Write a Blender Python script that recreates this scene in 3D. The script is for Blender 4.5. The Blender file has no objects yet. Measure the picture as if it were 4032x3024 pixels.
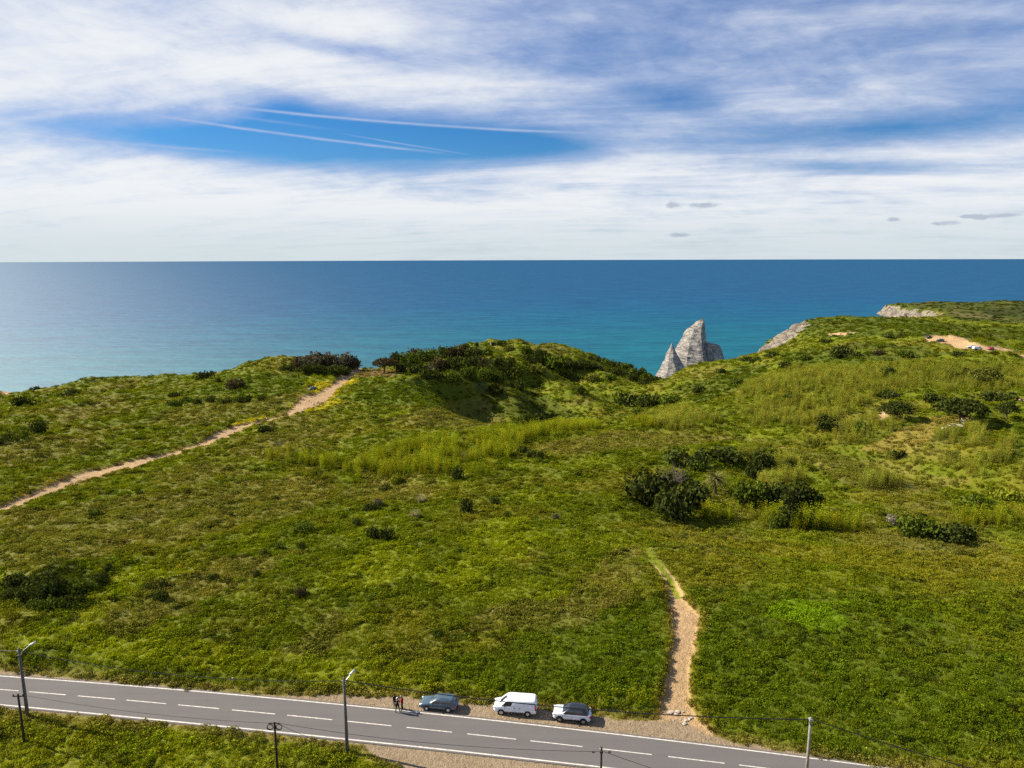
import bpy, bmesh, math, random
import numpy as np
from mathutils import Vector, Matrix

random.seed(7)
RNG = np.random.default_rng(11)
SC = bpy.context.scene
COL = SC.collection

# ------------------------------------------------------------------ camera
FOC = 2800.0                      # focal length in photo pixels (photo 4032 x 3024)
CAMH = 50.0                       # metres above the road
PITCH = math.radians(10.05)
ROLL = math.radians(0.18)
SEA = -130.0
FW = np.array([0, math.cos(PITCH), -math.sin(PITCH)])
_r0 = np.array([1.0, 0, 0]); _u0 = np.cross(_r0, FW)
RT = _r0 * math.cos(ROLL) - _u0 * math.sin(ROLL)
UP = _u0 * math.cos(ROLL) + _r0 * math.sin(ROLL)
cam_d = bpy.data.cameras.new('camera'); cam = bpy.data.objects.new('camera', cam_d); COL.objects.link(cam)
cam_d.sensor_width = 36.0; cam_d.lens = 36.0 * FOC / 4032.0
cam_d.clip_start = 0.5; cam_d.clip_end = 200000.0
cam.matrix_world = Matrix(((RT[0], UP[0], -FW[0], 0), (RT[1], UP[1], -FW[1], 0), (RT[2], UP[2], -FW[2], CAMH), (0, 0, 0, 1)))
SC.camera = cam

def ray(u, v):
    d = FW + RT * ((u - 2016) / FOC) - UP * ((v - 1512) / FOC)
    return d / np.linalg.norm(d)
def azel(u, v):
    d = ray(u, v)
    return math.atan2(d[0], d[1]), math.asin(d[2])
def project(P):
    Q = np.asarray(P, float) - np.array([0, 0, CAMH])
    z = Q @ FW
    z = np.where(z < 1e-3, 1e-3, z)
    return 2016 + FOC * (Q @ RT) / z, 1512 - FOC * (Q @ UP) / z
def at_y(u, v, Y):
    d = ray(u, v); t = Y / d[1]
    return np.array([d[0] * t, Y, CAMH + d[2] * t])
def at_z(u, v, z=0.0):
    d = ray(u, v); t = (z - CAMH) / d[2]
    return np.array([d[0] * t, d[1] * t, z])

# ------------------------------------------------------------------ node helpers
class E:
    """tiny expression builder on shader maths nodes"""
    tree = None
    def __init__(s, sock): s.s = sock
    @staticmethod
    def op(name, *args):
        n = E.tree.nodes.new('ShaderNodeMath'); n.operation = name
        for i, a in enumerate(args):
            if isinstance(a, E): E.tree.links.new(a.s, n.inputs[i])
            else: n.inputs[i].default_value = float(a)
        return E(n.outputs[0])
    def __add__(s, o): return E.op('ADD', s, o)
    __radd__ = __add__
    def __sub__(s, o): return E.op('SUBTRACT', s, o)
    def __rsub__(s, o): return E.op('SUBTRACT', o, s)
    def __mul__(s, o): return E.op('MULTIPLY', s, o)
    __rmul__ = __mul__
    def __truediv__(s, o): return E.op('DIVIDE', s, o)
    def clamp(s): 
        r = E.op('ADD', s, 0.0); r.s.node.use_clamp = True; return r
    def smooth(s, a, b):
        n = E.tree.nodes.new('ShaderNodeMapRange'); n.interpolation_type = 'SMOOTHSTEP'
        E.tree.links.new(s.s, n.inputs[0]); n.inputs[1].default_value = a; n.inputs[2].default_value = b
        return E(n.outputs[0])
def nmix(t, fac, a, b, mode='MIX'):
    n = t.nodes.new('ShaderNodeMix'); n.data_type = 'RGBA'; n.blend_type = mode
    for i, x in ((0, fac), (6, a), (7, b)):
        if isinstance(x, E): t.links.new(x.s, n.inputs[i])
        elif hasattr(x, 'is_linked'): t.links.new(x, n.inputs[i])
        elif isinstance(x, (int, float)): n.inputs[i].default_value = x
        else: n.inputs[i].default_value = (*x[:3], 1)
    return n.outputs[2]
def nnoise(t, vec, scale, detail=4, rough=0.55, dist=0.0, dim='3D'):
    n = t.nodes.new('ShaderNodeTexNoise'); n.noise_dimensions = dim
    n.inputs['Scale'].default_value = scale; n.inputs['Detail'].default_value = detail
    n.inputs['Roughness'].default_value = rough; n.inputs['Distortion'].default_value = dist
    if vec is not None: t.links.new(vec, n.inputs['Vector'])
    return n
def ncomb(t, x, y, z):
    n = t.nodes.new('ShaderNodeCombineXYZ')
    for i, a in enumerate((x, y, z)):
        if isinstance(a, E): t.links.new(a.s, n.inputs[i])
        else: n.inputs[i].default_value = a
    return n.outputs[0]

# ------------------------------------------------------------------ sun and sky
SUN_EL = math.radians(35.0)
SUN_H = np.array([-0.956, 0.292])            # horizontal direction towards the sun (left, a little ahead)
sun_vec = Vector((SUN_H[0] * math.cos(SUN_EL), SUN_H[1] * math.cos(SUN_EL), math.sin(SUN_EL)))
sd = bpy.data.lights.new('sun', 'SUN'); sd.energy = 5.0; sd.angle = math.radians(0.55); sd.color = (1.0, 0.92, 0.76)
sun = bpy.data.objects.new('sun', sd); COL.objects.link(sun)
sun.rotation_euler = (-sun_vec).to_track_quat('-Z', 'Y').to_euler(); sun.location = (-60, 20, 120)

W = bpy.data.worlds.new('World'); SC.world = W; W.use_nodes = True
t = W.node_tree; t.nodes.clear(); E.tree = t
wo = t.nodes.new('ShaderNodeOutputWorld'); bg = t.nodes.new('ShaderNodeBackground'); bg.inputs[1].default_value = 0.05
t.links.new(bg.outputs[0], wo.inputs[0])
sky = t.nodes.new('ShaderNodeTexSky'); sky.sky_type = 'NISHITA'; sky.sun_disc = False
sky.sun_elevation = SUN_EL; sky.sun_rotation = math.atan2(SUN_H[0], SUN_H[1])
sky.altitude = 150; sky.air_density = 1.0; sky.dust_density = 0.3; sky.ozone_density = 4.0
tc = t.nodes.new('ShaderNodeTexCoord'); sp = t.nodes.new('ShaderNodeSeparateXYZ'); t.links.new(tc.outputs['Generated'], sp.inputs[0])
X, Y, Z = (E(sp.outputs[i]) for i in range(3))
DEG = 180 / math.pi
AZ = E.op('ARCTAN2', X, Y) * DEG
ELV = E.op('ARCSINE', Z) * DEG
def d_ae(u, v):
    a, e = azel(u, v); return a * DEG, e * DEG
# streaky high cloud, sampled on a level sheet far overhead
zz = E.op('MAXIMUM', Z, 0.0) + 0.10
px, py = X / zz, Y / zz
warp = nnoise(t, ncomb(t, px * 0.5, py * 0.9, 3.0), 1.0, 3, 0.5)
wx = E(warp.outputs[0]) - 0.5
n1 = E(nnoise(t, ncomb(t, px * 0.5 + wx * 1.1, py * 1.25 + px * 0.34 + wx * 1.5, 0.0), 1.3, 7, 0.6).outputs[0])
n2 = E(nnoise(t, ncomb(t, px * 0.9 + wx * 1.2, py * 3.6 + px * 0.9, 5.0), 1.6, 6, 0.6).outputs[0])
def blob(u, v, ru, rv, slope=0.0):
    a, e = d_ae(u, v); k = DEG / FOC
    dx = AZ - a; dy = ELV - e + dx * slope
    q = (dx / (ru * k)) * (dx / (ru * k)) + (dy / (rv * k)) * (dy / (rv * k))
    return E.op('EXPONENT', q * -1.0)
low = ELV.smooth(9.5, 3.0)
n3 = E(nnoise(t, ncomb(t, px * 1.5 + wx * 2.0, py * 2.6 + px * 0.5, 9.0), 2.2, 6, 0.65).outputs[0])
n5 = E(nnoise(t, ncomb(t, AZ * 0.10 + ELV * 0.05 + wx * 1.2, ELV * 0.26 - AZ * 0.012 + wx * 0.9, 4.0), 1.0, 9, 0.62, 0.35).outputs[0])
n6 = E(nnoise(t, ncomb(t, AZ * 0.35 + ELV * 0.3, ELV * 0.9 + AZ * 0.06, 8.0), 1.0, 8, 0.66, 0.6).outputs[0])
dens = 0.62 + (n1 - 0.5) * 1.1 + (n5 - 0.5) * 0.75 + (n6 - 0.5) * 0.32 + (n2 - 0.5) * 0.26 + (n3 - 0.5) * 0.30 + low * 0.45
dens = dens + blob(300, 250, 900, 420) * 0.38 + blob(1500, 330, 700, 110, 0.05) * 0.30 + blob(1300, 90, 500, 60, 0.1) * 0.25
hx = (n3 - 0.5) * 2.0
hole = blob(1350, 565, 560, 80, 0.02) * 1.5 + blob(1950, 565, 330, 52, 0.05) * 1.15 + blob(700, 545, 380, 48) * 0.7 + blob(1120, 440, 150, 60) * 0.7
dens = dens - hole * (1.0 + hx * 0.35)
dens = dens - blob(1330, 185, 230, 32, 0.08) * 0.4 - blob(3500, 510, 550, 45, -0.03) * 0.42 - blob(3350, 660, 330, 28, 0.06) * 0.5
dens = dens - blob(3200, 60, 1100, 260) * 0.06 - blob(2250, 150, 330, 120, 0.2) * 0.12 - blob(2600, 370, 260, 55, 0.25) * 0.38 + blob(2450, 330, 260, 40, 0.1) * 0.12
dens = dens + blob(2800, 640, 1100, 50, 0.03) * 0.25
cov = dens.smooth(-0.2, 1.15) * (1.0 - ELV.smooth(20.0, 65.0) * 0.62)      # a thin sheet is seen through less air overhead
# condensation trails
trail = None
for (u0, v0, u1, v1, w, amp) in ((960, 425, 2200, 520, 0.09, 0.75), (650, 460, 1640, 592, 0.085, 0.8), (1400, 535, 1740, 592, 0.045, 0.55), (0, 520, 850, 592, 0.09, 0.4), (850, 445, 1200, 495, 0.10, 0.25)):
    a0, e0 = d_ae(u0, v0); a1, e1 = d_ae(u1, v1); m = (e1 - e0) / (a1 - a0)
    dd = ELV - e0 - (AZ - a0) * m + (n3 - 0.5) * 0.12
    line = E.op('EXPONENT', (dd / w) * (dd / w) * -1.0) * AZ.smooth(a0 - 2.0, a0 + 3.0) * AZ.smooth(a1 + 3.5, a1 - 2.0) * amp * (0.75 + (n3 - 0.5) * 1.4)
    trail = line if trail is None else trail + line
cov = (cov + trail * (1.15 - cov)).clamp()
# small dark low clouds near the horizon on the right
dk = None
n4 = E(nnoise(t, ncomb(t, AZ * 1.0, ELV * 1.9, 2.0), 1.5, 5, 0.6).outputs[0])
for (u, v, ru, rv) in ((2645, 806, 34, 15), (2770, 808, 70, 14), (3520, 864, 30, 12), (3722, 879, 55, 10), (3862, 855, 32, 14), (3800, 852, 26, 7), (2670, 925, 52, 12), (3960, 848, 46, 9)):
    b = blob(u, v, ru, rv); dk = b if dk is None else dk + b
dkm = (dk + (n4 - 0.5) * 1.1).smooth(0.42, 0.95) * dk.smooth(0.05, 0.35)
hs = t.nodes.new('ShaderNodeHueSaturation'); hs.inputs['Saturation'].default_value = 1.4; hs.inputs['Value'].default_value = 1.05
t.links.new(sky.outputs[0], hs.inputs['Color'])
skyc = nmix(t, 1.0, hs.outputs[0], (0.60, 0.80, 0.98), 'MULTIPLY')
thick = dens.smooth(0.35, 1.25)
cloudc = nmix(t, thick, (4.7, 5.6, 7.9), (8.9, 9.1, 9.3))
horiz = ELV.smooth(5.0, 0.3)
cloudc = nmix(t, horiz * 0.8, cloudc, (6.3, 7.2, 7.7))
mixed = nmix(t, cov * 0.97, skyc, cloudc)
mixed = nmix(t, dkm * 0.6, mixed, (3.3, 3.9, 5.2))
t.links.new(mixed, bg.inputs[0])

SC.view_settings.view_transform = 'Standard'; SC.view_settings.look = 'None'
SC.view_settings.exposure = 1.0; SC.view_settings.gamma = 1.0; SC.view_settings.use_curve_mapping = False
SC.render.engine = 'CYCLES'
SC.cycles.max_bounces = 5; SC.cycles.diffuse_bounces = 2; SC.cycles.glossy_bounces = 2; SC.cycles.transmission_bounces = 3; SC.cycles.transparent_max_bounces = 4
SC.cycles.caustics_reflective = False; SC.cycles.caustics_refractive = False
SC.cycles.use_denoising = False; SC.cycles.use_adaptive_sampling = True; SC.cycles.adaptive_threshold = 0.02; W.cycles.sampling_method = "MANUAL"; W.cycles.sample_map_resolution = 512

# ------------------------------------------------------------------ numpy noise
_perm = np.random.default_rng(5).permutation(4096)
_grad = np.random.default_rng(6).random(4096) * 2 * np.pi
_gx, _gy = np.cos(_grad), np.sin(_grad)
def perlin(x, y, seed=0):
    xi = np.floor(x).astype(np.int64); yi = np.floor(y).astype(np.int64)
    xf = x - xi; yf = y - yi
    u = xf * xf * xf * (xf * (xf * 6 - 15) + 10); v = yf * yf * yf * (yf * (yf * 6 - 15) + 10)
    def g(ix, iy, dx, dy):
        h = _perm[(_perm[(ix + seed * 131) & 4095] + iy) & 4095]
        return _gx[h] * dx + _gy[h] * dy
    a = g(xi, yi, xf, yf); b = g(xi + 1, yi, xf - 1, yf); c = g(xi, yi + 1, xf, yf - 1); d = g(xi + 1, yi + 1, xf - 1, yf - 1)
    return ((a + (b - a) * u) * (1 - v) + (c + (d - c) * u) * v) * 1.5
def fbm(x, y, scale, octs=4, seed=0, gain=0.5):
    s = np.zeros_like(x); a = 1.0; f = 1.0 / scale; tot = 0
    for o in range(octs):
        s += a * perlin(x * f, y * f, seed + o); tot += a; a *= gain; f *= 2.03
    return s / tot
def sstep(a, b, x):
    q = np.clip((x - a) / (b - a), 0, 1); return q * q * (3 - 2 * q)
def in_poly(pts, u, v):
    inside = np.zeros(u.shape, bool); n = len(pts)
    for i in range(n):
        x0, y0 = pts[i]; x1, y1 = pts[(i + 1) % n]
        if y0 == y1: continue
        c = ((y0 > v) != (y1 > v)) & (u < (x1 - x0) * (v - y0) / (y1 - y0) + x0)
        inside ^= c
    return inside
def seg_dist(px, py, line):
    """distance to a polyline and running length along it"""
    best = np.full(px.shape, 1e9); along = np.zeros(px.shape); acc = 0.0
    for (x0, y0), (x1, y1) in zip(line[:-1], line[1:]):
        dx, dy = x1 - x0, y1 - y0; L2 = dx * dx + dy * dy
        q = np.clip(((px - x0) * dx + (py - y0) * dy) / L2, 0, 1)
        d = np.hypot(px - x0 - q * dx, py - y0 - q * dy); L = math.sqrt(L2)
        m = d < best; best = np.where(m, d, best); along = np.where(m, acc + q * L, along); acc += L
    return best, along

# ------------------------------------------------------------------ road in plan
far_px = [(0, 2657.5), (511, 2704.5), (1300, 2777), (1842, 2825), (2450, 2886), (2790, 2928), (3180, 2985), (3408, 3021)]
near_px = [(0, 2774.5), (511, 2824), (1300, 2904), (1842, 2961), (2358, 3020)]
far_w = np.array([at_z(*p)[:2] for p in far_px]); near_w = np.array([at_z(*p)[:2] for p in near_px])
pf = np.polyfit(far_w[:, 0], far_w[:, 1], 2); pn = np.polyfit(near_w[:, 0], near_w[:, 1], 2)
def road_far(x): return np.polyval(pf, np.clip(x, -95, 60)) + (x - np.clip(x, -95, 60)) * -0.19
def road_near(x): return np.polyval(pn, np.clip(x, -95, 40)) + (x - np.clip(x, -95, 40)) * -0.19
def road_y(x, s): return road_near(x) + (road_far(x) - road_near(x)) * s      # s = 0 near line, 1 far line

# ------------------------------------------------------------------ terrain shape: surveyed points (photo pixel, distance)
PY = [(0, 2010, 150), (-500, 2100, 140), (0, 1800, 212), (600, 1790, 212), (330, 1800, 212), (1000, 1660, 262), (1235, 1530, 342), (900, 1600, 302), (600, 1600, 312), (300, 1600, 322), (0, 1600, 335), (-500, 1620, 320),
      (0, 1546, 425), (139, 1533, 425), (272, 1509, 428), (475, 1482, 432), (728, 1476, 436), (886, 1470, 438), (981, 1448, 442), (1139, 1424, 446), (1266, 1414, 450), (1400, 1435, 450), (-500, 1590, 430),
      (1300, 1465, 425), (1500, 1470, 425), (1700, 1470, 440), (1560, 1445, 455), (1800, 1425, 520), (1700, 1550, 332), (1500, 1600, 300), (1850, 1560, 338), (1900, 1620, 302), (1980, 1690, 256),
      (2060, 1630, 325), (2000, 1560, 405), (1850, 1490, 430), (1950, 1450, 470), (2000, 1400, 570), (1950, 1357, 640), (2150, 1352, 655), (2300, 1395, 645), (2200, 1360, 655), (2400, 1428, 625), (2500, 1462, 600), (2590, 1500, 575),
      (2200, 1500, 475), (2400, 1565, 440), (2260, 1600, 385), (2150, 1560, 420), (2420, 1610, 362), (2450, 1662, 305), (2420, 1700, 242), (2700, 1715, 236), (2600, 1600, 345), (2800, 1500, 432), (2640, 1485, 545), (2800, 1435, 585), (2980, 1388, 640), (3100, 1318, 690), (3170, 1272, 725), (3300, 1250, 755), (3480, 1255, 760), (3250, 1330, 560),
      (2900, 1600, 312), (2900, 1690, 275), (3000, 1500, 385), (3300, 1500, 325), (3700, 1500, 318), (3300, 1600, 287), (3700, 1600, 268), (4032, 1600, 262), (4032, 1500, 305), (3300, 1400, 412), (3000, 1420, 510), (3600, 1400, 380), (3310, 1318, 512), (3850, 1374, 372), (3650, 1325, 415), (4032, 1392, 362), (3600, 1295, 600), (3800, 1300, 600), (4032, 1325, 520), (3400, 1296, 600), (4400, 1340, 480), (4400, 1420, 360),
      (3142, 1736, 218), (3395, 1772, 205), (3650, 1838, 187), (3900, 1888, 172), (4032, 1906, 166), (3300, 1700, 250), (3700, 1690, 246), (3550, 1780, 222), (3900, 1790, 207), (4032, 1830, 192), (4032, 1700, 235),
      (1500, 1862, 197), (1200, 1850, 198), (2000, 1850, 187), (1500, 1750, 228), (2200, 1760, 212), (2500, 1850, 182), (2820, 1925, 164), (2700, 2040, 147), (3000, 2070, 144), (3400, 2060, 147), (3400, 1900, 172), (4032, 2060, 142), (700, 1950, 167)]
PTS = [at_y(*p) for p in PY]
for X0 in (-260, -150, -80, -40, 0, 30, 60, 120, 220):
    ry = float(road_y(X0, 0.5))
    for dy, z in ((0, 0.0), (-4, -0.1), (4, 0.1), (18, 0.9), (36, 0.8), (55, -1.2 + 0.008 * X0), (-12, -1.4), (-30, -3.5), (-66, -6), (-150, -8)):
        PTS.append(np.array([X0, ry + dy, z]))
for p in ((420, 200, 6), (420, 420, 12), (600, 700, 8), (-420, 200, -14), (-420, 330, -25), (0, -300, 5), (500, -200, 15), (-500, -200, 0), (500, 0, 8), (-500, 0, -5), (900, 900, 0), (300, 900, -40), (0, 900, -70), (-600, 600, -60)):
    PTS.append(np.array(p, float))
PTS = np.array(PTS)
def _st(x, y): return np.arctan2(x, y) * 1.7, np.log(np.hypot(x, y) + 12.0)
cs, ct = _st(PTS[:, 0], PTS[:, 1])
def _phi(r2): return np.where(r2 > 1e-12, 0.5 * r2 * np.log(r2 + 1e-12), 0.0)
n = len(PTS)
A = np.zeros((n + 3, n + 3)); A[:n, :n] = _phi((cs[:, None] - cs) ** 2 + (ct[:, None] - ct) ** 2) + np.eye(n) * 2e-4
Pm = np.stack([np.ones(n), cs, ct], 1); A[:n, n:] = Pm; A[n:, :n] = Pm.T
wts = np.linalg.solve(A, np.concatenate([PTS[:, 2], np.zeros(3)]))
def base_height(x, y):
    s, tt = _st(x, y); sh = s.shape; s = s.ravel(); tt = tt.ravel(); out = np.empty_like(s)
    for i in range(0, len(s), 60000):
        a = s[i:i + 60000]; b = tt[i:i + 60000]
        k = _phi((a[:, None] - cs) ** 2 + (b[:, None] - ct) ** 2)
        out[i:i + 60000] = k @ wts[:n] + wts[n] + wts[n + 1] * a + wts[n + 2] * b
    return out.reshape(sh)
# coast: how far the land reaches in each direction
coast = [(-9000, 420), (-500, 440), (0, 432), (500, 440), (1000, 450), (1300, 462), (1480, 466), (1650, 520), (1800, 600), (1950, 668), (2200, 690), (2330, 668), (2450, 630), (2560, 600), (2620, 580), (2800, 610), (2960, 660), (3080, 715), (3170, 760), (3400, 790), (3550, 720), (3700, 660), (3850, 640), (4032, 610), (9000, 560)]
ca = np.array([azel(u, 1500)[0] if 0 <= u <= 4032 or u == -500 else (-1.5 if u < 0 else 1.5) for u, _ in coast]); cr = np.array([r for _, r in coast], float)
def shape(x, y):
    """land height with its coastal drop, no small relief; second result: how deep into the drop (rock)"""
    z = base_height(x, y)
    az = np.arctan2(x, y); r = np.hypot(x, y)
    rc = np.interp(az, ca, cr) / np.cos(np.interp(az, ca, ca)) + fbm(x, y, 60, 3, 40) * 9
    q = (r - rc)
    z = np.minimum(z, 40)
    drop = sstep(-6, 85, q)
    z = z - drop * (z - (SEA - 12)) 
    front = np.abs(az) < 2.0
    return np.where(front, z, np.minimum(base_height(x, y), 30)), np.where(front, drop, 0)

# ------------------------------------------------------------------ terrain grid (polar, fine where the place is looked at)
azf = np.linspace(math.radians(-43), math.radians(43), 640)
azs = np.concatenate([np.linspace(-math.pi, azf[0], 60)[:-1], azf, np.linspace(azf[-1], math.pi, 60)[1:]])
rs = np.concatenate([np.linspace(1.0, 52, 22), 52 * np.exp(np.arange(1, 920) * 0.00322)])
AZG, RG = np.meshgrid(azs, rs)
GX = RG * np.sin(AZG); GY = RG * np.cos(AZG)
GZ0, GDROP = shape(GX, GY)
# undulation
und = fbm(GX, GY * .42, 62, 3, 2) * 4.2 * sstep(100, 190, RG) + fbm(GX, GY, 40, 3, 1) * 1.4 + fbm(GX, GY, 14, 3, 7) * 0.6
carve = np.zeros_like(GX)
farw = sstep(60, 140, RG)
GZ0 = GZ0 + und * farw * (1 + sstep(250, 600, RG) * .8) * (1 - GDROP)
# gullies and spurs of the hill between track and valley
for line, dep, wd in (([(1700, 1490), (1800, 1520), (1900, 1572), (1990, 1622), (2090, 1650)], 25, 23), ([(2010, 1420), (2090, 1470), (2180, 1530), (2290, 1600)], 19, 25), ([(2200, 1400), (2290, 1460), (2400, 1520)], 14, 26), ([(2330, 1665), (2460, 1640), (2550, 1570), (2620, 1515)], 9, 30), ([(2680, 1800), (2800, 1815), (2960, 1825), (3060, 1850), (3150, 1900)], 5.0, 13)):
    wl = []
    for u, v in line:
        d_ = ray(u, v); h_ = math.hypot(d_[0], d_[1]); rr_ = np.linspace(60, 700, 2000); a_ = math.atan2(d_[0], d_[1])
        ii = np.clip(np.searchsorted(rs, rr_), 0, len(rs) - 1); jj = int(np.argmin(np.abs(azs - a_))); kk_ = np.nonzero(CAMH + d_[2] / h_ * rr_ <= GZ0[ii, jj])[0]; r_ = rr_[kk_[0]] if len(kk_) else 500
        wl.append((r_ * math.sin(a_), r_ * math.cos(a_)))
    dd_, al_ = seg_dist(GX, GY, wl); Lt = al_.max()
    carve += dep * np.exp(-(dd_ / wd) ** 2) * sstep(0, 25, al_) * (1 - .4 * sstep(Lt - 20, Lt, al_))
crest = []
for u, v, yy, off in ((2300, 1700, 246, 20), (2420, 1700, 242, 22), (2700, 1715, 236, 22), (2920, 1725, 227, 22), (3142, 1736, 218, 20), (3395, 1772, 205, 18), (3650, 1838, 187, 15), (3900, 1888, 172, 14), (4032, 1906, 166, 14), (4400, 1975, 148, 14)):
    p_ = at_y(u, v, yy); h_ = math.hypot(p_[0], p_[1]); crest.append((p_[0] * (1 + off / h_), p_[1] * (1 + off / h_)))
dd_, al_ = seg_dist(GX, GY, crest); Lt = al_.max()
carve += 11 * np.exp(-(dd_ / 16) ** 2) * sstep(0, 30, al_)
GZ0 = GZ0 - carve
spur = sstep(.12, .30, AZG + .16) * 0 + np.exp(-((AZG + .02) / .11) ** 2) * sstep(330, 420, RG) * (1 - GDROP)
GZ0 = GZ0 + spur * (1 - np.abs(fbm(GX * .8 + GY * .6, GY * .35 - GX * .3, 34, 3, 15)) * 2.2) * 3.0 - spur * 1.2
# cliff relief
GZ0 = GZ0 + GDROP * (1 - GDROP) * 4 * (fbm(GX, GY, 38, 4, 60) * 16)
UG, VG = project(np.stack([GX, GY, GZ0], -1))
FRONT = (GY > 20) & (np.abs(AZG) < 0.8)
def height(x, y):
    """bilinear look-up on the grid (smooth land)"""
    az = np.arctan2(x, y); r = np.hypot(x, y)
    fi = np.interp(r, rs, np.arange(len(rs))); fj = np.interp(az, azs, np.arange(len(azs)))
    i = np.clip(fi.astype(int), 0, len(rs) - 2); j = np.clip(fj.astype(int), 0, len(azs) - 2); a = fi - i; b = fj - j
    g = HSRC
    return g[i, j] * (1 - a) * (1 - b) + g[i + 1, j] * a * (1 - b) + g[i, j + 1] * (1 - a) * b + g[i + 1, j + 1] * a * b
HSRC = GZ0
def ground(u, v, lift=0.0):
    """where the line of sight through a photo pixel meets the land"""
    d = ray(u, v); h = math.hypot(d[0], d[1])
    r = np.linspace(40, 1000, 8000); az = math.atan2(d[0], d[1])
    g = height(r * math.sin(az), r * math.cos(az)); zr = CAMH + d[2] / h * r
    k = np.nonzero(zr <= g + lift)[0]
    rr = r[k[0]] if len(k) else 900.0
    x, y = rr * math.sin(az), rr * math.cos(az)
    return np.array([x, y, float(height(np.array([x]), np.array([y]))[0])])
def pxm(p):
    """photo pixels per metre at a point"""
    return FOC / max(1.0, float((np.asarray(p) - np.array([0, 0, CAMH])) @ FW))

# ------------------------------------------------------------------ tracks
def track_pts(px): return [tuple(ground(u, v)[:2]) for u, v in px]
track_a_px = [(-160, 2060), (0, 2008), (90, 1972), (200, 1925), (300, 1888), (420, 1850), (520, 1826), (590, 1806), (690, 1782), (800, 1748), (880, 1708), (960, 1676), (1060, 1652), (1150, 1628), (1200, 1598), (1240, 1568), (1290, 1545), (1335, 1508), (1370, 1478), (1400, 1460), (1430, 1445)]
track_a_w = [2.2, 2.2, 2.2, 2.4, 2.8, 4.2, 4.4, 3.0, 2.2, 2.4, 3.4, 3.4, 2.2, 2.4, 5.0, 6.5, 3.2, 3.0, 3.6, 3.4, 3.0]
track_b_px = [(2690, 2860), (2655, 2760), (2668, 2680), (2688, 2600), (2690, 2520), (2698, 2470), (2700, 2420), (2672, 2360), (2655, 2320), (2640, 2290)]
track_b_w = [2.9, 1.7, 1.3, 1.2, 1.3, 1.7, 2.2, 1.2, .9, .5]
track_c_px = [(4200, 1440), (4032, 1402), (3960, 1380), (3900, 1371), (3800, 1364), (3740, 1346), (3690, 1332)]
track_c_w = [2.4, 2.4, 2.4, 3.5, 4.0, 6.5, 6.0]
TA, TB, TC = track_pts(track_a_px), track_pts(track_b_px), track_pts(track_c_px)
GT = []                                                      # per track: distance minus half width
for line, ws in ((TA, track_a_w), (TB, track_b_w), (TC, track_c_w)):
    d, al = seg_dist(GX, GY, line)
    L = np.concatenate([[0], np.cumsum([math.dist(a, b) for a, b in zip(line[:-1], line[1:])])])
    GT.append(d - np.interp(al, L, ws) - fbm(GX, GY, 3.0, 3, 33) * 0.7)
GTRACK = np.minimum(np.minimum(GT[0], GT[1]), GT[2])
# road corridor and its gravel shoulders
sroad = (GY - road_near(GX)) / (road_far(GX) - road_near(GX))
wroad = road_far(GX) - road_near(GX)
verge_far_px = [(0, 2640), (400, 2676), (900, 2722), (1150, 2738), (1300, 2730), (1450, 2738), (1640, 2745), (1850, 2765), (2050, 2780), (2230, 2800), (2420, 2830), (2560, 2835), (2640, 2830), (2720, 2850), (2790, 2895), (2950, 2930), (3180, 2968), (3450, 3012)]
verge_near_px = [(0, 2790), (511, 2840), (1000, 2882), (1300, 2918), (1420, 2936), (1480, 2975), (1560, 3010), (1640, 3060), (1700, 3140), (2500, 3250), (2800, 3180)]
vf = np.array([at_z(*p)[:2] for p in verge_far_px]); vn = np.array([at_z(*p)[:2] for p in verge_near_px])
vfo = np.interp(GX, vf[:, 0], vf[:, 1] - road_far(vf[:, 0])); vno = np.interp(GX, vn[:, 0], road_near(vn[:, 0]) - vn[:, 1])
edge_n = fbm(GX, GY, 2.2, 3, 77) * 0.55
dfar = GY - road_far(GX); dnear = road_near(GX) - GY
VERGE = (np.minimum(vfo + edge_n - dfar, vno + edge_n - dnear))            # > 0 inside road + shoulders
roadw = sstep(-2.5, 0.0, VERGE) * (np.abs(AZG) < 1.35)
GZ1 = GZ0 * (1 - roadw) + (-0.06) * roadw
HSRC = GZ1
# vegetation relief
veg = (1 - roadw) * sstep(0.0, 1.2, GTRACK) * (1 - sstep(0.3, 0.7, GDROP))
lump = fbm(GX, GY, 2.6, 3, 12, 0.6); lump2 = fbm(GX, GY, 7.5, 2, 20)
GLUMP = (np.abs(lump) * 0.6 + lump2 * 0.6) * veg * (0.8 + sstep(150, 500, RG) * 1.3)
GZ = GZ1 + GLUMP + veg * 0.12 - sstep(0.5, -0.4, GTRACK) * 0.5 * (1 - roadw)
HSRC = GZ

# ------------------------------------------------------------------ plant cover: colour of what grows where
def c3(*a): return np.array(a, float)
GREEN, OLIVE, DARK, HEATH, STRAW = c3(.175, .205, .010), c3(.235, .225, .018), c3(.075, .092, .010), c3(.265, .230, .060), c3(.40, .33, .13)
BRIGHT, YELLOW, DIRT, FERN = c3(.310, .335, .010), c3(.55, .46, .02), c3(.52, .35, .20), c3(.115, .165, .008)
CELLN = GX.shape
wu = fbm(GX, GY, 30, 4, 50) * 0.16 * FOC / np.maximum(RG, 60) * 60 / 10
WUu = UG + fbm(GX, GY, 16, 4, 51) * 8.0 * FOC / np.maximum(RG, 60); WVv = VG + fbm(GX, GY, 16, 4, 52) * 5.0 * FOC / np.maximum(RG, 60) * 0.35
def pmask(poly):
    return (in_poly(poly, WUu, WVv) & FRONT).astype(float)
col = np.zeros(CELLN + (3,)); 
na = fbm(GX, GY, 22, 4, 80); nb = fbm(GX, GY, 9, 4, 84); nc = fbm(GX, GY, 55, 3, 88); nd = fbm(GX, GY, 3.2, 3, 92)
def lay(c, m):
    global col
    m = np.clip(m, 0, 1)[..., None]; col = col * (1 - m) + c * m
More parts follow.
